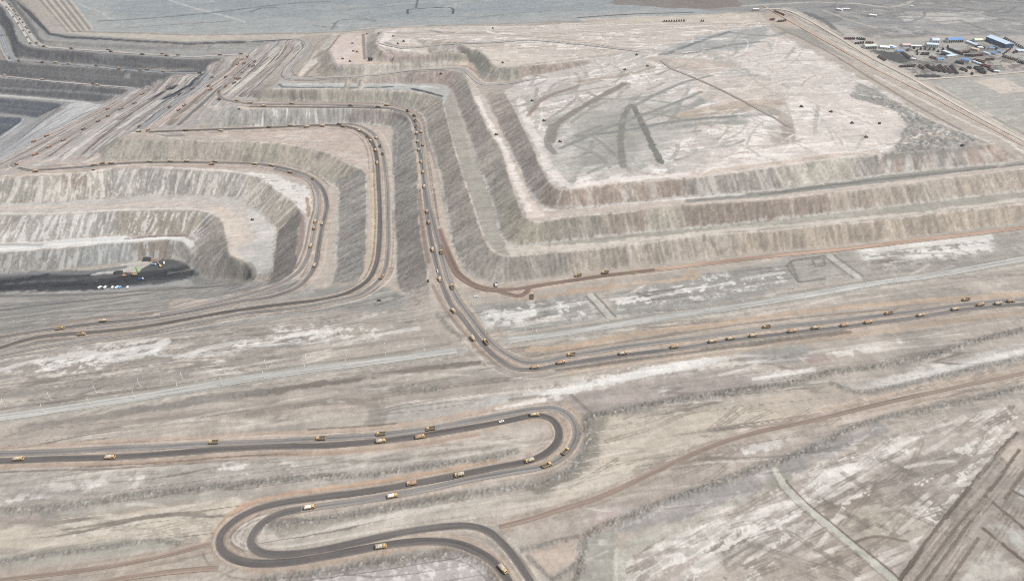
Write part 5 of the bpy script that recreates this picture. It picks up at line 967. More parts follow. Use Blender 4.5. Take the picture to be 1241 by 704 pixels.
# ------------------------------------------------------------------ dump trucks (front towards +x, 9 m long)
def load_bm():
    bm = new(); nx, ny = 9, 6; g = []
    rr = random.Random(3)
    for i in range(nx):
        row = []
        for j in range(ny):
            u, w = i / (nx - 1), j / (ny - 1); e = min(u, 1 - u, .35) / .35 * min(w, 1 - w, .4) / .4
            row.append(bm.verts.new((-4.1 + 5.3 * u, -1.55 + 3.1 * w, 3.0 + .95 * e ** .7 + rr.uniform(-.12, .12) * (e > 0))))
        g.append(row)
    for i in range(nx - 1):
        for j in range(ny - 1): bm.faces.new((g[i][j], g[i + 1][j], g[i + 1][j + 1], g[i][j + 1]))
    return bm
def part_chassis():
    bm = new(); box(bm, -4.2, 4.0, -.55, .55, .75, 1.25); box(bm, 3.6, 4.5, -1.55, 1.55, .55, 1.2); box(bm, -.4, 1.6, -1.35, -.6, .7, 1.3); box(bm, -.4, 1.6, .6, 1.35, .7, 1.3)
    for x in (2.9, -1.7, -3.2): box(bm, x - .15, x + .15, -1.2, 1.2, .5, .85)
    return bm
def part_cab():
    bm = new(); box(bm, 1.9, 4.4, -1.5, 1.5, 1.2, 2.1); box(bm, 2.0, 4.2, -1.45, 1.45, 2.1, 3.25, (2.1, 3.8, -1.3, 1.3)); box(bm, 4.4, 4.55, -1.45, 1.45, 1.0, 1.5)
    for y in (-1.75, 1.55): box(bm, 3.75, 3.9, y, y + .2, 2.2, 2.9)
    return bm
def part_glass():
    bm = new(); v = [bm.verts.new(p) for p in ((4.2, -1.3, 2.2), (4.2, 1.3, 2.2), (3.87, 1.2, 3.1), (3.87, -1.2, 3.1))]; bm.faces.new(v)
    bmesh.ops.translate(bm, verts=bm.verts, vec=(.03, 0, 0))
    for y, s in ((-1.46, -1), (1.46, 1)):
        q = [bm.verts.new(p) for p in ((2.4, y + s * .02, 2.25), (3.9, y + s * .02, 2.25), (3.6, y - s * .09, 3.0), (2.45, y - s * .09, 3.0))]; bm.faces.new(q)
    return bm
def part_bed():
    bm = new()
    box(bm, -4.4, 1.55, -1.3, 1.3, 1.35, 1.6, (-4.5, 1.6, -1.5, 1.5))
    for y in (-1, 1):
        a, b = (1.5, 1.68) if y > 0 else (-1.68, -1.5)
        box(bm, -4.5, 1.6, a, b, 1.5, 3.1, (-4.6, 1.7, a + .1 * y, b + .1 * y))
        for k in range(5): box(bm, -4.2 + k * 1.35, -4.05 + k * 1.35, b if y > 0 else a - .1, b + .1 if y > 0 else a, 1.6, 3.0, (-4.2 + k * 1.35, -4.05 + k * 1.35, (b if y > 0 else a - .1) + .1 * y, (b + .1 if y > 0 else a) + .1 * y))
    box(bm, 1.5, 1.66, -1.5, 1.5, 1.6, 3.4); box(bm, 1.66, 2.7, -1.45, 1.45, 3.3, 3.4); box(bm, -4.6, -4.45, -1.5, 1.5, 1.55, 2.9)
    return bm
def part_floor():
    bm = new(); box(bm, -4.4, 1.48, -1.48, 1.48, 1.61, 1.7); return bm
def part_wheel():
    bm = new(); cyl(bm, (0, 0, 0), .78, .62, 'y', 14, 0); cyl(bm, (0, 0, 0), .4, .68, 'y', 10, 1); return bm
TM = {'chassis': mesh('chassis', part_chassis(), MT['frame']), 'glass': mesh('windscreen', part_glass(), MT['glass']), 'wheel': mesh('wheel', part_wheel(), [MT['tyre'], MT['rim']]), 'floor': mesh('bed_floor', part_floor(), MT['darkbed'])}
for c in ('yellow', 'orange', 'white'): TM['cab_' + c] = mesh('cab', part_cab(), MT[c]); TM['bed_' + c] = mesh('dump_bed', part_bed(), MT['bedyellow' if c == 'yellow' else c])
TM['bed_tan'] = mesh('dump_bed', part_bed(), MT['tan'])
TM['cab_dust'] = mesh('cab', part_cab(), MT['dustcab']); TM['bed_dust'] = mesh('dump_bed', part_bed(), MT['dustbed']); TM['load_pale'] = mesh('rock_load', load_bm(), MT['pale'])
for c in ('grey', 'brown'): TM['load_' + c] = mesh('rock_load', load_bm(), MT[c])
SPOTS = [(2.9, -1.35), (2.9, 1.35), (-1.7, -1.3), (-1.7, 1.3), (-3.2, -1.3), (-3.2, 1.3)]
def truck_parts(kind):
    cab, bed, load = {'L': ('yellow', 'yellow', 'grey'), 'T': ('yellow', 'tan', 'grey'), 'B': ('yellow', 'tan', 'brown'), 'E': ('yellow', 'yellow', None), 'X': ('yellow', 'tan', None), 'O': ('orange', 'orange', 'brown'), 'W': ('white', 'white', None), 'S': ('yellow', 'tan', 'pale'), 'K': ('dust', 'dust', None), 'M': ('dust', 'dust', 'brown'), 'N': ('dust', 'tan', 'grey')}[kind]
    P = [('chassis', 'chassis', (0, 0, 0)), ('cab', 'cab_' + cab, (0, 0, 0)), ('windscreen', 'glass', (0, 0, 0)), ('dump_bed', 'bed_' + bed, (0, 0, 0))]
    P += [('rock_load', 'load_' + load, (0, 0, 0))] if load else [('bed_floor', 'floor', (0, 0, 0))]
    return P + [('wheel', 'wheel', (x, y, .78)) for x, y in SPOTS]
PROTO = {}; SMALL = {}
def joined(kind):
    bm = new(); mats = []
    for nm, key, loc in truck_parts(kind):
        me = TM[key].copy(); off = len(mats); mats += list(TM[key].materials)
        n0 = len(bm.faces); me.transform(Matrix.Translation(loc)); bm.from_mesh(me); bm.faces.ensure_lookup_table()
        for f in bm.faces[n0:]: f.material_index += off
        bpy.data.meshes.remove(me)
    return mesh('dump_truck', bm, mats)
def dump_truck(kind, far):
    if far:
        if kind not in SMALL: SMALL[kind] = joined(kind)
        return obj('dump_truck', SMALL[kind])
    r = obj('dump_truck', None)
    for nm, key, loc in truck_parts(kind):
        p = obj(nm, TM[key], r); p.location = loc
    return r
def pickup_mesh(colour):
    bm = new(); box(bm, -2.6, 2.6, -.95, .95, .45, 1.05, None, 0); box(bm, -.6, 1.5, -.9, .9, 1.05, 1.75, (-.4, 1.0, -.78, .78), 1); box(bm, -.42, 1.02, -.8, .8, 1.74, 1.84, None, 0)
    for y in (-.95, .83): box(bm, -2.6, -.6, y, y + .12, 1.05, 1.3, None, 0)
    for x in (-1.65, 1.65):
        for y in (-.85, .85): cyl(bm, (x, y, .38), .38, .26, 'y', 12, 2)
    return mesh('pickup', bm, [MT[colour], MT['glass'], MT['tyre']])
def van_mesh(colour):
    bm = new(); box(bm, -2.9, 2.2, -1.0, 1.0, .45, 2.4, (-2.85, 1.9, -.9, .9), 0); box(bm, 2.2, 2.9, -.95, .95, .45, 1.3, None, 0)
    v = [bm.verts.new(p) for p in ((2.22, -.85, 1.35), (2.22, .85, 1.35), (1.98, .8, 2.25), (1.98, -.8, 2.25))]; bm.faces.new(v).material_index = 1
    for y in (-1.01, 1.01): box(bm, .6, 1.8, y - .01, y + .01, 1.4, 2.0, None, 1)
    for x in (-1.9, 1.8):
        for y in (-.9, .9): cyl(bm, (x, y, .4), .4, .28, 'y', 12, 2)
    return mesh('van', bm, [MT[colour], MT['glass'], MT['tyre']])
PICK = {c: pickup_mesh(c) for c in ('white', 'darkpaint')}; VAN = {c: van_mesh(c) for c in ('white', 'blue')}
DESC = {'L': 'grey-loaded yellow dump truck', 'T': 'grey-loaded tan-bedded dump truck', 'B': 'brown-loaded dump truck', 'E': 'empty yellow dump truck', 'X': 'empty tan-bedded dump truck', 'O': 'loaded orange dump truck', 'W': 'empty white dump truck', 'S': 'yellow-cabbed dump truck with pale load', 'K': 'dusty empty dump truck', 'M': 'dusty brown-loaded dump truck', 'N': 'dusty grey-loaded dump truck', 'P': 'small white pickup', 'D': 'small dark pickup'}
def convoy(where, group, items, order='x', word=None, far=None):
    rows = [w.split(',') for w in items.split()]
    rows.sort(key=lambda r: float(r[0 if order == 'x' else 1]))
    word = word or ('from the left' if order == 'x' else 'from the top')
    for k, (x, y, kind, hint) in enumerate(rows):
        x, y = float(x), float(y)
        if y < 192: kind = {'E': 'K', 'X': 'K', 'B': 'M', 'T': 'N', 'L': 'T'}.get(kind, kind)
        f = (y < 318) if far is None else far
        X, Y, Z = site(x, y, 1.6 if kind not in 'PD' else .8); yaw, lift = heading(X, Y, hint)
        if kind in 'PD': o = obj('pickup', PICK['white' if kind == 'P' else 'darkpaint'])
        else: o = dump_truck(kind, f)
        stand(o, X, Y, Z, yaw, 2.4, lift)
        n = len(rows); pos = ORD[k] + ' ' + word if n > 1 else ''
        tag(o, (DESC[kind] + ', ' + pos + ' ' + where).replace('  ', ' ').replace(', on', ' on'), 'pickup' if kind in 'PD' else 'dump truck', group)
G0 = 'dump trucks working the mine roads'
convoy("along the upper front haul road", G0, '22.7,555.7,T,r 133.6,553.7,T,r 259,535.6,E,l 389,531,E,l 461.7,525.6,E,l 461.7,534.3,T,r 509.2,529,B,r 522,519.2,E,l')
convoy("on the front road's right hairpin", G0, '648,502.3,L,r 641.8,557.6,L,l 663,563.4,X,r 685.7,546.5,X,u')
convoy("on the front road's dark upper lane, before the hairpin", G0, '607.8,510.6,P,r')
convoy("on the front road's middle straight", G0, '556.6,574.8,L,l 499,585.4,B,l 475.9,600.6,S,r 375.3,614.2,S,r')
convoy("on the lowest front road", G0, '461.7,662,L,r 609.5,689,T,d')
convoy("along the long right-hand haul road", G0, '648.7,445,B,r 680,439,B,r 692.5,429.5,E,l 755,428,L,r 817.6,420,B,r 863.5,413.5,L,r 885.5,410,L,r 913,406.5,T,r 929,396,E,l 959.7,401.2,B,r 988.6,397.2,L,r 1023.4,394,B,r 1052,390.5,B,r 1077,379.5,E,l 1115.7,381.8,L,r 1157.5,374.3,L,r 1170.7,363,E,l 1188,369,B,r 1209.3,367.3,L,r 1224.8,365,B,r')
convoy("on the steep road below the heap corner", G0, '532.9,338.4,L,d 548,347.7,X,u 549,376.7,L,d 573.2,409.5,L,d 588.8,414.4,X,u', 'y')
convoy("by the loop on the orange road", G0, '601.5,344.5,W,d 645,358.4,X,u', 'x')
convoy("at the foot of the spoil heap", G0, '700.8,333.8,E,l 733.3,330,E,l')
convoy("on the steep road below the heap corner", 'pickups', '530.4,328.6,P,d')
convoy("beside the orange road's loop", 'pickups', '577,359.3,P,r'); convoy("beside the steep road bend", 'pickups', '519,340,D,d'); convoy("beside the dark bench road's lower bend", 'pickups', '459.5,364,D,r')
convoy("on the two roads below the pit", G0, '125,388.5,L,l 72.7,398,E,r 98.5,405,E,r')
convoy("where the middle bench road turns left", G0, '463,335.7,X,u')
convoy("on the straight road beside the heap", G0, '502.1,140.3,E,d 503.6,146.7,E,d 504.5,154,E,d 505.1,161.6,T,d 506.2,172,T,d 507.5,181.8,T,d 510.5,159.6,T,u 512.6,175.7,B,u 510.6,196.3,B,d 512.6,208.9,B,d 514.2,226.3,T,d 517.5,256.5,O,d 519.7,269.6,O,d 524.2,302.5,L,d 534.8,305.5,X,u'.replace('west', 'west'), 'y')
convoy("on the haul bench below the grey ledge", G0, '319.6,128.6,L,r 303.3,124.7,T,r 353.3,125.5,L,l 425,128.4,E,r 458.3,130,E,r 468.4,127.4,L,l 494.2,134.7,E,r')
convoy("on the middle haul bench", G0, '224.6,158,B,l 267.6,158.3,T,l 326,154.1,B,l 351.3,152.2,T,l 371.8,153.5,T,l 390.5,152.6,T,l 411.1,150.5,B,l 415.7,153.3,B,r 435.4,158.7,T,r')
convoy("on the middle haul bench's two-lane bend", G0, '445.2,165.8,E,d 449.3,171,T,d 455.2,182.4,T,d 457.2,197.5,T,d 455.8,167.1,T,u 460.6,177.2,X,u 463.5,186.7,X,u', 'y')
convoy("on the lower haul bench", G0, '43.2,207.3,B,r 113.9,199.6,L,l 134.8,197.5,L,l 123.8,198,E,l 181.3,195.7,L,l 206.5,195.3,L,l 226.3,195.3,L,l 260.5,195.7,L,l 256.8,199,O,r 308.8,198.8,L,l 329.3,200.5,L,l 352,208.8,O,r 380,216.8,E,r')
convoy("on the curve of the lower haul bench", G0, '382,268.4,L,d 390.5,270.8,L,u 380.6,276.7,O,d 376.7,297.7,L,d 381.2,321.3,L,u', 'y')
convoy("on the ramp climbing from the left hairpin", G0, '20,198.5,O,dl 42.6,187,O,ur 59.3,178,O,ur 76.8,169.8,O,ur 101,156,B,ur 119.3,146.7,B,ur 131.3,140.2,B,ur 147,131.6,O,ur 163,125,B,ur 173.6,113.5,O,ur')
convoy("on the pale upper ramp above the pit", G0, '40.6,171.2,O,dl 56.7,164.5,O,dl 130.9,131.9,O,dl')
convoy("on the grey ramp above the middle bench", G0, '169.3,153.8,E,ur 168,159.3,T,r 179.4,157.8,B,l 205.4,130,E,ur 217.7,113.8,E,ur 233.8,107,B,ur 257,94,E,ur 242,88.4,E,l')
convoy("on the pink ramp above the middle bench", G0, '216.7,132.9,O,ur 223.2,127.7,B,ur 253.1,104.5,E,ur 255.5,108.6,B,ur 273.8,93.2,B,ur 288.2,77.7,B,ur 294.4,71.6,O,ur')
convoy("on the ramp into the top haul bench", G0, '265.7,120.2,E,dl 265.1,111.2,E,dl 272.8,104.8,E,dl 283.8,100.6,E,dl 285.6,94.4,O,dl 289.3,95.7,E,dl 293.5,88,B,dl 302.1,80,E,dl 306.7,80.2,E,dl 295.7,76.7,B,dl 308.3,74.8,E,dl 287.7,121.9,L,r')
convoy("on the pale ground by the ramp", 'pickups', '208,119.3,P,r 198.7,125,P,r 249,126.8,P,ur'); convoy("beside the top haul bench's pale corner", 'pickups', '289.9,132.2,D,r'); convoy("by the left hairpin", 'pickups', '9.3,213.4,P,r 27.3,203,P,r'); convoy('on the pale edge of the lower haul bench', 'pickups', '112.8,206,D,r')
convoy("on the top bench of the deep pit", G0, '86.6,59,E,r 131.2,60.4,B,l 134.7,62.8,E,r 172.6,65.8,B,r 196.7,65.5,B,l 202,67.7,E,r 215.8,66.8,B,l 266.3,66.7,B,l 291.8,65.4,B,l 300.2,68.3,B,r 53.5,56.5,E,r')
convoy("on the second bench of the deep pit", G0, '11.3,70.3,E,d 23,73.9,E,r 51.8,76,E,r 67.4,76,T,l 83.8,77.7,T,l 117,80,E,r 144.4,83.8,B,r 170.4,85,B,r 178,84.5,B,l 198.4,87.4,B,r')
convoy("on the third bench of the deep pit", G0, '5.4,91.2,T,l 51.2,96.8,T,r 112.4,100.4,E,r 118.4,103,T,r')
convoy("in the convoy at the top left corner", G0, '3,1.3,E,d 11.3,5.4,E,u 12.9,8.4,E,u 8,9.3,E,d 10.6,12.2,E,d 16.1,12.5,E,u 17.8,14.8,E,u 19.3,18,E,u 21.5,19.6,E,u 16.1,20.9,E,d 24,23.6,E,u 22,28.4,E,d 27.5,27.7,E,u 31,33,E,u 33.3,35,E,u 28,37.6,E,d 35.8,39.6,E,u 33,45.8,E,d 37,52.9,E,d 44.5,52.2,E,u', 'y')
convoy("on the bluish ledge at the left edge", G0, '2.6,43.2,E,d')

# ------------------------------------------------------------------ lamp posts of the highway
def post_parts():
    a = new(); cyl(a, (0, 0, 4.7), .26, 9.4, 'z', 8, 0, .16); box(a, -.35, .35, -.35, .35, 0, .35)
    b = new(); bar(b, (0, 0, 9.3), (0, 1.3, 9.75), .14); bar(b, (0, 0, 9.3), (0, -1.3, 9.75), .14)
    c = new(); box(c, -.16, .16, 1.1, 1.9, 9.7, 9.85); box(c, -.16, .16, -1.9, -1.1, 9.7, 9.85)
    return mesh('pole', a, MT['steel']), mesh('arm', b, MT['steel']), mesh('lamp_head', c, MT['lamp'])
PP = post_parts()
def posts(s, edge):
    pts = sorted((rd(s, 0)[:, :2]).tolist())
    for k, (x, y) in enumerate(pts):
        X, Y, Z = (float(q[0]) for q in ground_at(x, y))
        r = obj('lamp_post', None); r.location = (X, Y, Z - .05); r.rotation_euler = (0, 0, .35 + random.uniform(-.05, .05))
        for nm, me in zip(('pole', 'arm', 'lamp_head'), PP): obj(nm, me, r)
        tag(r, 'slim pale lamp post, %s from the left along the %s edge of the highway' % (ORD[k], edge), 'lamp post', 'lamp posts along the highway')
posts('53.6,499.5 109.6,491 164,482.5 217.4,474 270,467 320.6,458.6 371,451 420,443.5 468.7,437.5 515,431 561,424 650.5,409.5 693.3,403.5 735.8,396.5 777,390 819,383.5 859,377 898,372 937,366 974.6,360 1011,354.5 1047,348.5 1082,343 1117,337 1151,330 1184,324 1217,318', 'near')
posts('7,493 62,485 117,476 170,468 222,460.5 273,452.5 323,445 372,438.5 420,432 467.6,425 513.5,418.5 645,399 688,392.5 769,380.5 810.6,374 850,367.5 888,362 926,356.5 962,350.5 999,344.5 1027,340.5 1068.5,334 1103,327.5 1135,321.5 1168,316 1201,311 1233,305', 'far')
X, Y, Z = (float(q[0]) for q in ground_at(588, 403.5))
r = obj('lamp_post', None); r.location = (X, Y, Z)
for nm, me in zip(('pole', 'arm', 'lamp_head'), PP): obj(nm, me, r)
r.scale = (1.3, 1.3, 1.6); tag(r, 'tall lone pale post right of the steep haul road bend', 'lamp post', 'lamp posts along the highway')
# ------------------------------------------------------------------ machines
def excavator(colour, name='excavator', s=1.0):
    r = obj(name, None)
    for y in (-1.5, 1.5):
        b = new(); box(b, -2.4, 2.4, y - .4, y + .4, .25, 1.0, (-2.0, 2.0, y - .4, y + .4)); box(b, -2.0, 2.0, y - .4, y + .4, 0, .25); obj('track', mesh('track', b, MT['frame']), r)
    b = new(); box(b, -2.8, 1.5, -1.5, 1.5, 1.15, 2.5, (-2.7, 1.4, -1.4, 1.4)); box(b, -.8, .8, -.8, .8, .9, 1.15); obj('house', mesh('house', b, MT[colour]), r)
    b = new(); box(b, .2, 1.9, .35, 1.45, 2.5, 3.3, (.3, 1.6, .4, 1.4)); obj('cab', mesh('cab', b, [MT['glass']]), r)
    b = new(); bar(b, (1.2, -.3, 2.0), (4.0, -.3, 5.0), .5, .7); bar(b, (4.0, -.3, 5.0), (6.6, -.3, 4.6), .5, .6); obj('boom', mesh('boom', b, MT[colour]), r)
    b = new(); bar(b, (6.5, -.3, 5.0), (7.4, -.3, 1.9), .4, .5); obj('stick', mesh('stick', b, MT[colour]), r)
    b = new(); box(b, 6.5, 7.7, -1.0, .4, .9, 2.0, (6.9, 7.8, -.95, .35)); obj('bucket', mesh('bucket', b, MT['frame']), r)
    r.scale = (s, s, s); return r
def dozer_mesh():
    b = new()
    for y in (-1.2, 1.2): box(b, -2.0, 2.0, y - .35, y + .35, 0, 1.0, (-1.7, 1.7, y - .35, y + .35), 1)
    box(b, -1.9, 2.0, -.85, .85, .7, 1.8, None, 0); box(b, -1.3, .4, -.8, .8, 1.8, 3.0, (-1.2, .2, -.7, .7), 2); box(b, -1.35, .45, -.85, .85, 3.0, 3.1, None, 0)
    box(b, 2.5, 2.8, -2.0, 2.0, .1, 1.5, (2.4, 2.7, -2.0, 2.0), 0)
    for y in (-1.3, 1.3): bar(b, (.2, y, .6), (2.6, y, .6), .25, .25, 0)
    return b
DZ = {c: mesh('bulldozer', dozer_mesh(), [MT[c], MT['frame'], MT['glass']]) for c in ('yellow', 'rust', 'orange', 'darkpaint')}
def dozer(x, y, colour, yaw, label, s=1.05):
    X, Y, Z = site(x, y, 1.2); o = obj('bulldozer', DZ[colour]); stand(o, X, Y, Z, yaw, 2, .05); o.scale = (s,) * 3; tag(o, label, 'bulldozer', 'machines out on the spoil')
for a in ((1032.3, 149, 'darkpaint', .3, 'dark bulldozer alone on the pale plateau near its right edge'), (1066, 149.5, 'rust', 1.2, 'small brown bulldozer at the right end of the pale plateau'), (1049.5, 166, 'rust', .2, 'brown bulldozer on the pink plateau just above its rim'), (1007.5, 135.5, 'rust', 2.0, 'tiny brown bulldozer high on the right of the plateau'), (971, 129, 'darkpaint', .1, 'grey bulldozer near the top of the pink plateau pile'), (1166.5, 175, 'darkpaint', .4, 'dark bulldozer at the end of the track over dumped heaps'),
          (644.5, 122, 'rust', .3, 'brown bulldozer near the left rim of the big plateau'), (659, 146, 'rust', .1, 'brown bulldozer beside the grey curved track on the plateau'), (678.5, 171.5, 'rust', .1, 'brown bulldozer at the lower end of the curved track'), (757.5, 84.5, 'rust', 2.5, 'brown bulldozer below the tapering brown bank'), (784.5, 80, 'rust', .1, 'small brown bulldozer near the plateau road junction'), (771.5, 66.5, 'darkpaint', .2, 'dark bulldozer on top of the tapering brown bank'),
          (427, 52.5, 'rust', .2, 'brown bulldozer, uppermost on the pink working bench'), (428, 62, 'rust', .1, 'brown bulldozer, left of the pair on the pink bench'), (432.5, 63, 'rust', .3, 'brown bulldozer, right of the pair on the pink bench'), (415, 71.2, 'rust', .1, 'brown bulldozer low on the left of the pink bench'), (424, 74.2, 'rust', .1, 'brown bulldozer lowest on the pink bench edge'), (444.8, 41.2, 'orange', .1, 'orange bulldozer at the top of the pink bench'), (459, 40.8, 'rust', .1, 'brown bulldozer on the upper tier beside the orange one'), (476.5, 44, 'rust', .1, 'brown bulldozer on the white corner of the upper tier'), (489, 50, 'darkpaint', .1, 'dark bulldozer above the grey curved upper track'), (482, 53, 'rust', .1, 'brown bulldozer beside the grey curved upper track'), (597, 34.5, 'darkpaint', .2, 'dark bulldozer at the back edge of the heap'),
          (534, 87, 'rust', .1, 'brown bulldozer on the heap ramp below the hairpin'), (609, 76, 'rust', .1, 'brown bulldozer on the pale upper corner'), (601, 163, 'rust', .5, 'brown bulldozer on the pink second bench strip'), (305.5, 266, 'rust', .2, 'rusty bulldozer on the pale pit terrace curve')):
    dozer(*a)
# pit floor group
X, Y, Z = site(152, 334, 1.5); e = excavator('orange', s=1.35); stand(e, X, Y, Z, math.radians(10), 2); tag(e, 'orange excavator working on the black coal floor', 'excavator')
X, Y, Z = site(208.7, 107, 1.5); e = excavator('darkpaint', s=1.5); stand(e, X, Y, Z, math.radians(200), 2); tag(e, 'dark excavator beside the coal heap on the ramp', 'excavator')
X, Y, Z = site(194, 322, 1.5); e = excavator('yellow', s=1.1); stand(e, X, Y, Z, math.radians(140), 2); tag(e, 'yellow excavator at the right end of the coal floor', 'excavator')
X, Y, Z = site(165, 333, 1.0)
r = obj('drill_rig', None)
for y in (-1.6, 1.6):
    b = new(); box(b, -2.8, 2.8, y - .45, y + .45, 0, 1.1, (-2.4, 2.4, y - .45, y + .45)); obj('track', mesh('track', b, MT['frame']), r)
b = new(); box(b, -3.4, 2.4, -1.6, 1.6, 1.2, 2.9); box(b, -3.4, 3.4, -1.4, 1.4, 1.05, 1.25); obj('machine_house', mesh('machine_house', b, MT['tan']), r)
b = new(); box(b, 2.4, 3.6, -1.2, 1.2, 1.3, 3.4); obj('cab', mesh('cab', b, MT['glass']), r)
b = new()
for dx in (-.45, .45):
    for dy in (-.45, .45): bar(b, (2.9 + dx, dy, 1.2), (2.9 + dx, dy, 12.0), .24)
for k in range(9):
    z = 1.8 + k * 1.2
    for a, c in (((-.45, -.45), (.45, -.45)), ((.45, -.45), (.45, .45)), ((.45, .45), (-.45, .45)), ((-.45, .45), (-.45, -.45))):
        bar(b, (2.9 + a[0], a[1], z), (2.9 + c[0], c[1], z + (.9 if k % 2 else .1)), .14)
box(b, 2.55, 3.25, -.35, .35, 6.0, 7.6); box(b, 2.3, 3.5, -.6, .6, 12.0, 12.5); obj('mast', mesh('mast', b, MT['green']), r)
stand(r, X, Y, Z, math.radians(5), 2); r.rotation_euler = (0, 0, math.radians(5)); r.scale = (1.25,) * 3; tag(r, 'drill rig with bright green lattice mast on the coal floor', 'drill rig')
for k, (x, c, lb) in enumerate(((121.2, 'white', 'leftmost white van below the coal floor'), (127.5, 'white', 'second white van from the left below the coal floor'), (136.5, 'white', 'third white van from the left below the coal floor'), (142, 'white', 'white van just left of the blue van'), (145.5, 'blue', 'pale blue van among the white ones below the coal'), (154.8, 'white', 'rightmost white van below the coal floor'))):
    X, Y, Z = site(x, 348.2, 1); o = obj('van', VAN[c]); stand(o, X, Y, Z, math.radians(60 + 20 * (k % 3)), 2); o.scale = (1.15,) * 3; tag(o, lb, 'van', 'vans parked by the coal floor')
def tank_truck(x, y, yaw, c, label):
    r = obj('tank_truck', None)
    b = new(); box(b, -3.6, 3.4, -.5, .5, .7, 1.1); obj('chassis', mesh('chassis', b, MT['frame']), r)
    b = new(); cyl(b, (-1.1, 0, 2.0), 1.15, 4.8, 'x', 14); obj('tank', mesh('tank', b, MT[c]), r)
    b = new(); box(b, 1.7, 3.5, -1.15, 1.15, .8, 2.7, (1.8, 3.1, -1.05, 1.05)); obj('cab', mesh('cab', b, MT['white']), r)
    for wx in (2.5, -1.4, -2.7):
        for wy in (-1, 1): w = obj('wheel', TM['wheel'], r); w.location = (wx, wy, .55); w.scale = (.7, .6, .7)
    X, Y, Z = site(x, y, 1.2); stand(r, X, Y, Z, yaw, 2.5); tag(r, label, 'tank truck', 'service trucks on the coal floor')
tank_truck(171, 338, .4, 'bluecloth', 'blue tank truck on the black coal floor, lower of the two'); tank_truck(186.5, 320.5, .1, 'blue', 'blue tank truck at the upper end of the coal floor'); tank_truck(199, 319, 2.0, 'white', 'white tank truck at the far right of the coal floor')
# dark tank on the working bench
r = obj('water_tank', None)
for dx in (-2.4, 2.4):
    b = new(); cyl(b, (dx, 0, 3.0), 2.2, 5.6, 'z', 16, 0, 2.1); obj('drum', mesh('drum', b, MT['opening']), r)
b = new(); box(b, -5, 5, -2.6, 2.6, 0, .3); obj('base_slab', mesh('base_slab', b, MT['tan']), r)
X, Y, Z = site(448.6, 70.5, 3); r.location = (X, Y, Z); tag(r, 'pair of black tanks on a slab beside the pink bench track', 'water tank')

# ------------------------------------------------------------------ the camp: sheds, offices, yards of parked trucks
def shed(A, B, depth, h, wall, roof, name, label, kind='gable', bays=0, cat='building', win=4):
    X, Y, Z = ground_at([A[0], B[0]], [A[1], B[1]])
    L = math.hypot(X[1] - X[0], Y[1] - Y[0]); yaw = math.atan2(Y[1] - Y[0], X[1] - X[0])
    r = obj(name, None); r.location = (float(X[0] + X[1]) / 2, float(Y[0] + Y[1]) / 2, float(min(Z)) - .2); r.rotation_euler = (0, 0, yaw)
    b = new(); box(b, -L / 2, L / 2, 0, depth, 0, h); obj('wall', mesh('wall', b, MT[wall]), r)
    b = new(); o = .5
    if kind == 'gable':
        rz = h + depth * .16; v = [b.verts.new(p) for p in ((-L / 2 - o, -o, h), (L / 2 + o, -o, h), (L / 2 + o, depth + o, h), (-L / 2 - o, depth + o, h), (-L / 2 - o, depth / 2, rz), (L / 2 + o, depth / 2, rz))]
        for f in ((0, 1, 5, 4), (2, 3, 4, 5), (0, 4, 3), (1, 2, 5), (3, 2, 1, 0)): b.faces.new([v[i] for i in f])
        bmesh.ops.translate(b, verts=b.verts, vec=(0, 0, .02))
    elif kind == 'arch':
        n = 8; pr = [(depth / 2 - (depth / 2 + .3) * math.cos(math.pi * k / n), h + depth * .3 * math.sin(math.pi * k / n)) for k in range(n + 1)]
        a = [b.verts.new((-L / 2 - .3, y, z + .02)) for y, z in pr]; c = [b.verts.new((L / 2 + .3, y, z + .02)) for y, z in pr]
        for k in range(n): b.faces.new((a[k], c[k], c[k + 1], a[k + 1]))
        b.faces.new(a[::-1]); b.faces.new(c); b.faces.new((a[0], a[-1], c[-1], c[0]))
    else: box(b, -L / 2 - .3, L / 2 + .3, -.3, depth + .3, h, h + .4)
    obj('roof', mesh('roof', b, MT[roof]), r)
    if bays:
        for k in range(bays):
            w = L / bays; b = new(); box(b, -L / 2 + k * w + w * .12, -L / 2 + (k + 1) * w - w * .12, -.06, -.003, .1, h * .8); obj('door', mesh('bay_door', b, MT['opening']), r)
    else:
        for k in range(win):
            w = L / win; b = new(); box(b, -L / 2 + k * w + w * .3, -L / 2 + k * w + w * .7, -.06, -.003, h * .35, h * .75); obj('window', mesh('window', b, MT['opening']), r)
    tag(r, label, cat, 'camp buildings'); return r
shed((1048.5, 59.8), (1062, 59.8), 14, 6.5, 'wallw', 'roofgrey', 'workshop_shed', 'open-fronted shed with grey-green roof beside the coal yard', bays=6)
shed((1066, 59.5), (1078, 61), 14, 4, 'wallw', 'roofwhite', 'office_block', 'flat white-roofed block right of the open-fronted shed', 'flat'); shed((1076, 57.6), (1084, 59.6), 8, 3.5, 'wallw', 'roofwhite', 'office_block', 'narrow white-roofed block behind the flat white one', 'flat')
shed((1086.5, 64.7), (1093.5, 65), 10, 4, 'wallw', 'roofblue', 'blue_hut', 'bright blue hut at the edge of the black coal yard'); shed((1080.5, 60.2), (1084, 60.4), 6, 3, 'wallw', 'roofblue', 'blue_hut', 'tiny blue hut at the end of the white blocks')
shed((1093.8, 57.4), (1103, 57.6), 9, 4.5, 'wallw', 'roofpink', 'dormitory', 'white dormitory with faded pink roof at the camp corner'); shed((1104, 58.4), (1117, 58.6), 7, 4, 'wallw', 'roofwhite', 'dormitory', 'long low white dormitory beside the pink-roofed one', 'flat')
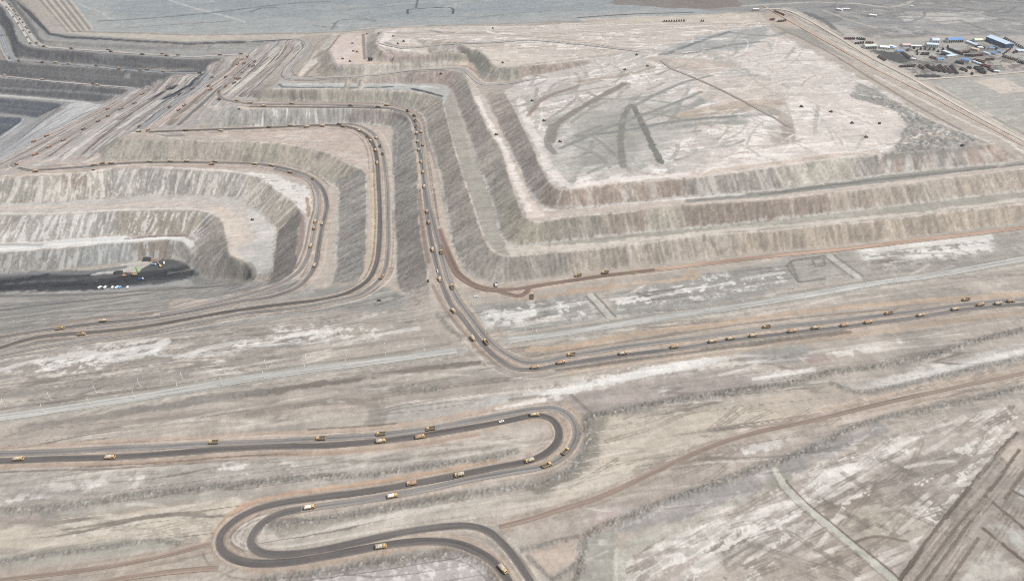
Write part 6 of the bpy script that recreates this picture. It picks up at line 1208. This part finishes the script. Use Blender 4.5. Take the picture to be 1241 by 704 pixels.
shed((1122.5, 57.6), (1136.5, 58.4), 12, 6.5, 'wallw', 'roofpale', 'canteen', 'two-storey white canteen with pale blue roof', win=6); shed((1128.6, 53.6), (1137.5, 53.8), 12, 7, 'wallw', 'roofpale', 'hall', 'hall with rounded pale blue roof behind the canteen', 'arch')
shed((1149, 52.4), (1167, 51.9), 14, 6.5, 'wallw', 'roofblue', 'blue_warehouse', 'blue-roofed warehouse standing alone at the back of camp', bays=7)
shed((1169.5, 52.2), (1182, 57.2), 8, 4, 'wallw', 'roofpale', 'long_hut', 'long narrow pale hut right of the blue warehouse', win=8); shed((1181.5, 51.5), (1191, 51.3), 12, 4, 'wallw', 'roofgreen', 'green_shed', 'pale green roofed shed left of the dark long shed')
shed((1193.5, 49.8), (1217.5, 59.2), 20, 9, 'roofdark', 'roofpale', 'long_shed', 'very long dark blue shed with pale roof', 'gable', win=12)
shed((1233, 64.2), (1246, 64.6), 12, 4, 'wallw', 'roofpale', 'row_huts', 'pale blue roofed block at the right edge of camp', 'flat'); shed((1198.5, 60.6), (1205, 60.9), 7, 4, 'wallw', 'roofblue', 'blue_hut', 'blue hut in front of the dark long shed'); shed((1199.5, 65.5), (1206.5, 67.5), 7, 3.5, 'wallw', 'roofblue', 'blue_hut', 'small blue hut below the dark long shed, middle of three'); shed((1191, 65.4), (1198, 67.5), 6, 3.5, 'wallw', 'roofpale', 'blue_hut', 'light blue hut left of the small blue huts'); shed((1207, 64.4), (1213, 65.2), 8, 4.5, 'wallw', 'roofblue', 'blue_hut', 'blue hut with white wall at the long shed corner')
shed((1141, 63.2), (1152, 68.0), 7, 3.5, 'wallw', 'roofpale', 'site_office', 'slanting pale blue office wing in the camp middle', 'flat', win=7); shed((1149, 70.8), (1160, 69.6), 8, 3.5, 'wallw', 'roofpale', 'site_office', 'pale blue office wing meeting the slanting one', 'flat', win=7)
shed((1136.7, 74.2), (1144.2, 73.8), 8, 3.5, 'wallw', 'roofblue', 'blue_hut', 'blue hut left of the pink yard strip'); shed((1163.5, 74.5), (1174, 76.8), 11, 5, 'wallw', 'roofblue', 'blue_hut', 'white-walled building with blue roof in the truck yard'); shed((1178, 75.8), (1187.5, 79.5), 5, 3, 'wallw', 'roofpale', 'long_hut', 'thin pale hut beside the row of red trucks', win=6); shed((1176, 61), (1184.5, 63), 9, 4, 'walltan', 'walltan', 'tan_store', 'tan store with matching roof amid parked trucks'); shed((1185.5, 60.4), (1191.5, 60.6), 8, 4, 'wallw', 'roofwhite', 'office_block', 'small white block right of the tan store', 'flat'); shed((1204, 88), (1211, 89), 6, 3.2, 'wallw', 'roofpale', 'blue_hut', 'pale hut by the road at the foot of camp'); shed((1104, 73), (1109, 74), 6, 3, 'wallw', 'roofwhite', 'office_block', 'little white hut on the edge of the black yard', 'flat')
shed((1012, 12.8), (1019.5, 14), 8, 4, 'wallw', 'roofwhite', 'office_block', 'left white hut of the pair high on the dark hill', 'flat'); shed((1021, 13), (1030, 13.4), 8, 4, 'wallw', 'roofwhite', 'office_block', 'right white hut of the pair high on the dark hill', 'flat'); shed((1053, 20.6), (1062, 21.4), 9, 4, 'wallw', 'roofwhite', 'office_block', 'white hut on the pink clearing above camp', 'flat'); shed((912.5, 14.2), (920, 14.2), 8, 5, 'walltan', 'roofwhite', 'gatehouse', 'white-roofed gatehouse where the desert roads meet', 'flat'); shed((1104, 9.5), (1107, 9.6), 6, 3, 'wallw', 'roofwhite', 'office_block', 'tiny white hut far out on the hill', 'flat')
def lorry_mesh(c, load):
    b = new(); box(b, -3.8, 3.6, -.45, .45, .6, 1.0, None, 1); box(b, 2.0, 3.8, -1.2, 1.2, .8, 2.9, (2.1, 3.5, -1.1, 1.1), 0); box(b, 3.45, 3.7, -1.0, 1.0, 1.9, 2.6, (3.3, 3.5, -1.0, 1.0), 3)
    box(b, -3.9, 1.7, -1.25, 1.25, 1.1, 1.35, None, 2)
    for y in (-1.25, 1.13): box(b, -3.9, 1.7, y, y + .12, 1.35, 2.5, None, 2)
    box(b, 1.58, 1.7, -1.13, 1.13, 1.35, 2.5, None, 2); box(b, -3.9, -3.78, -1.13, 1.13, 1.35, 2.4, None, 2)
    for x in (2.8, -1.5, -2.8):
        for y in (-1.05, 1.05): cyl(b, (x, y, .52), .52, .4, 'y', 10, 1)
    return mesh('parked_truck', b, [MT[c], MT['frame'], MT[load], MT['glass']])
LORRY = {'d': lorry_mesh('darkpaint', 'darkpaint'), 'm': lorry_mesh('maroon', 'maroon'), 'r': lorry_mesh('rust', 'darkpaint'), 't': lorry_mesh('rust', 'rust')}
LN = {'d': 'dark grey', 'm': 'maroon', 'r': 'brown-cabbed', 't': 'rusty brown'}
def park(A, B, n, kinds, where, skew=1.2, s=1.15):
    for k in range(n):
        t = k / max(1, n - 1); x = A[0] + (B[0] - A[0]) * t; y = A[1] + (B[1] - A[1]) * t
        X, Y, Z = site(x, y, 1.2); kd = kinds[k % len(kinds)]
        o = obj('parked_truck', LORRY[kd]); stand(o, X, Y, Z, skew + random.uniform(-.12, .12), 2.4); o.scale = (s,) * 3
        tag(o, '%s truck, %s from left %s' % (LN[kd], ORD[k], where) if n > 1 else '%s parked truck %s' % (LN[kd], where), 'parked truck', 'trucks parked at the camp')
park((1024, 47.2), (1035, 47.2), 6, 'mmr', 'in the back row left of camp'); park((1039, 47), (1048, 48), 5, 'dtd', 'in the second back row left of camp'); park((1037, 53), (1046, 52), 4, 'dr', 'just behind the grey-green shed'); park((1050.5, 51.8), (1057.5, 52.4), 4, 'tm', 'close behind the grey-green shed roof', 1.2, 1.1)
park((1065, 69), (1072.5, 73), 5, 'dt', 'along the lower edge of the black yard', .6); park((1100, 61), (1108, 58.5), 2, 'd', 'before the pink-roofed dormitory'); park((1116, 59.5), (1132, 59.5), 4, 'd', 'in front of the canteen'); park((1111.5, 61.8), (1111.8, 65.5), 2, 'd', 'in the open yard below the dormitory'); park((1117, 65.5), (1125, 65.5), 5, 'dd', 'in the middle of the open yard', .9); park((1128, 69.5), (1133, 71), 3, 'dt', 'near the blue hut by the pink strip', .6)
park((1137, 62.5), (1148.5, 57), 3, 'd', 'behind the slanting office wing'); park((1149.5, 59.5), (1166, 66), 9, 'dddr', 'in the diagonal line behind the offices', 1.3); park((1141, 66), (1148, 66.5), 4, 'd', 'against the slanting office wing', 1.2); park((1167.5, 63.5), (1174, 63), 4, 'tm', 'in the cluster left of the tan store', 1.0); park((1171, 67.5), (1179, 67.8), 5, 'dr', 'in the short row below the tan store', 1.4); park((1182, 67.6), (1190, 67), 5, 'tr', 'in the row beneath the white block', 1.4)
park((1183, 56.5), (1193, 58.5), 6, 'd', 'in the line left of the dark long shed', 1.2); park((1204, 58), (1208, 59.5), 3, 'rd', 'at the front of the dark long shed', .8); park((1218, 46.5), (1241, 59.5), 11, 'drtd', 'in the line behind the dark long shed', .9); park((1217, 65), (1224, 60), 4, 'td', 'right of the dark long shed end', 1.0); park((1216, 68.5), (1232, 73), 7, 'drt', 'in the diagonal line on the right of camp', .9); park((1228.5, 64), (1232, 63), 2, 'm', 'beside the right-edge block'); park((1234, 75), (1241, 77), 4, 'dd', 'at the right edge of camp', 1.0); park((1195.5, 72.5), (1203, 72), 5, 'tr', 'below the small blue huts', 1.3); park((1180.5, 73), (1193, 75.5), 8, 'mtr', 'in the upper red row of the yard', .7); park((1188, 78), (1199, 81.5), 7, 'mtm', 'in the lower red row of the yard', .7); park((1199, 84), (1205, 87), 4, 'rt', 'at the end of the red row', .7)
park((1159, 75.5), (1167, 77), 5, 'd', 'below the white-walled blue-roofed building', 1.2); park((1164.5, 83.5), (1168, 84.5), 3, 'd', 'in the small group on the pink yard', .8); park((1173, 82), (1176, 82.5), 2, 'dr', 'at the right of the pink yard group'); park((1171, 86), (1178, 89.5), 2, 'd', 'near the road at the foot of the yard')
for q in range(4): park((1181 + q * 2.6, 82.2 + q * 1.8), (1190 + q * 1.3, 82.6 + q * 2.0), 6, 'd', 'in the %s rank of the dense dark block' % ORD[q], 1.1)
for q in range(5): park((1123 + q * 7.4, 79.5 + q * .2 + (q % 2) * 1.6), (1133 + q * 6.6, 85.5 + q * 1.0), 7, 'dtdm' if q % 2 else 'ddr', 'in the %s slanting rank of the lower yard' % ORD[q], .5)
park((1091, 81), (1108, 80), 9, 'dr', 'in the row below the black yard', .8); park((1114, 80), (1120, 83.5), 4, 'dt', 'at the end of the row below the black yard', .8); park((1094, 64.5), (1102, 70.5), 6, 'd', 'on the black yard right of the blue hut', .8)
park((805, 26), (829, 25.5), 9, 'dtr', 'in the row on the sandy strip behind the heap', 1.4, 1.1); park((850, 25.6), (852.5, 25.8), 2, 'd', 'alone on the sandy strip behind the heap'); park((939, 14.2), (950, 18.6), 8, 'm', 'in the diagonal maroon row by the desert junction', 1.0); park((934, 24.2), (938, 24), 3, 'm', 'in the short maroon row by the desert junction', 1.0); park((943, 26.3), (952, 25.3), 5, 'd', 'in the dark row by the desert junction', 1.2)
# heap of coal beside the camp road
bm = new(); rr = random.Random(5); g = []
for i in range(30):
    row = []
    for j in range(8):
        u, w = i / 29, j / 7; e = min(u, 1 - u, .12) / .12 * min(w, 1 - w, .4) / .4
        row.append(bm.verts.new((-26 + 52 * u, -5 + 10 * w, 3.4 * e ** .8 * (0.7 + .5 * rr.random()))))
    g.append(row)
for i in range(29):
    for j in range(7): bm.faces.new((g[i][j], g[i + 1][j], g[i + 1][j + 1], g[i][j + 1]))
o = obj('coal_heap', mesh('coal_heap', bm, MT['coal'])); X, Y, Z = site(1124, 92.3, 1); o.location = (X, Y, Z - .1); tag(o, 'long low black coal heap beside the camp road', 'coal heap')

me = o.data
for x, y, sx, sy, sz, yaw, lb in ((143, 330, .26, .9, 1.1, .3, 'small black coal pile left of the drill rig'), (178, 313.5, .24, .9, 1.2, .1, 'black coal pile at the foot of the pit wall'), (110, 340, .4, .9, .9, .15, 'low black coal pile left of the orange excavator')):
    q = obj('coal_heap', me); X, Y, Z = site(x, y, 1); q.location = (X, Y, Z - .3); q.scale = (sx, sy, sz); q.rotation_euler = (0, 0, yaw); tag(q, lb, 'coal heap')
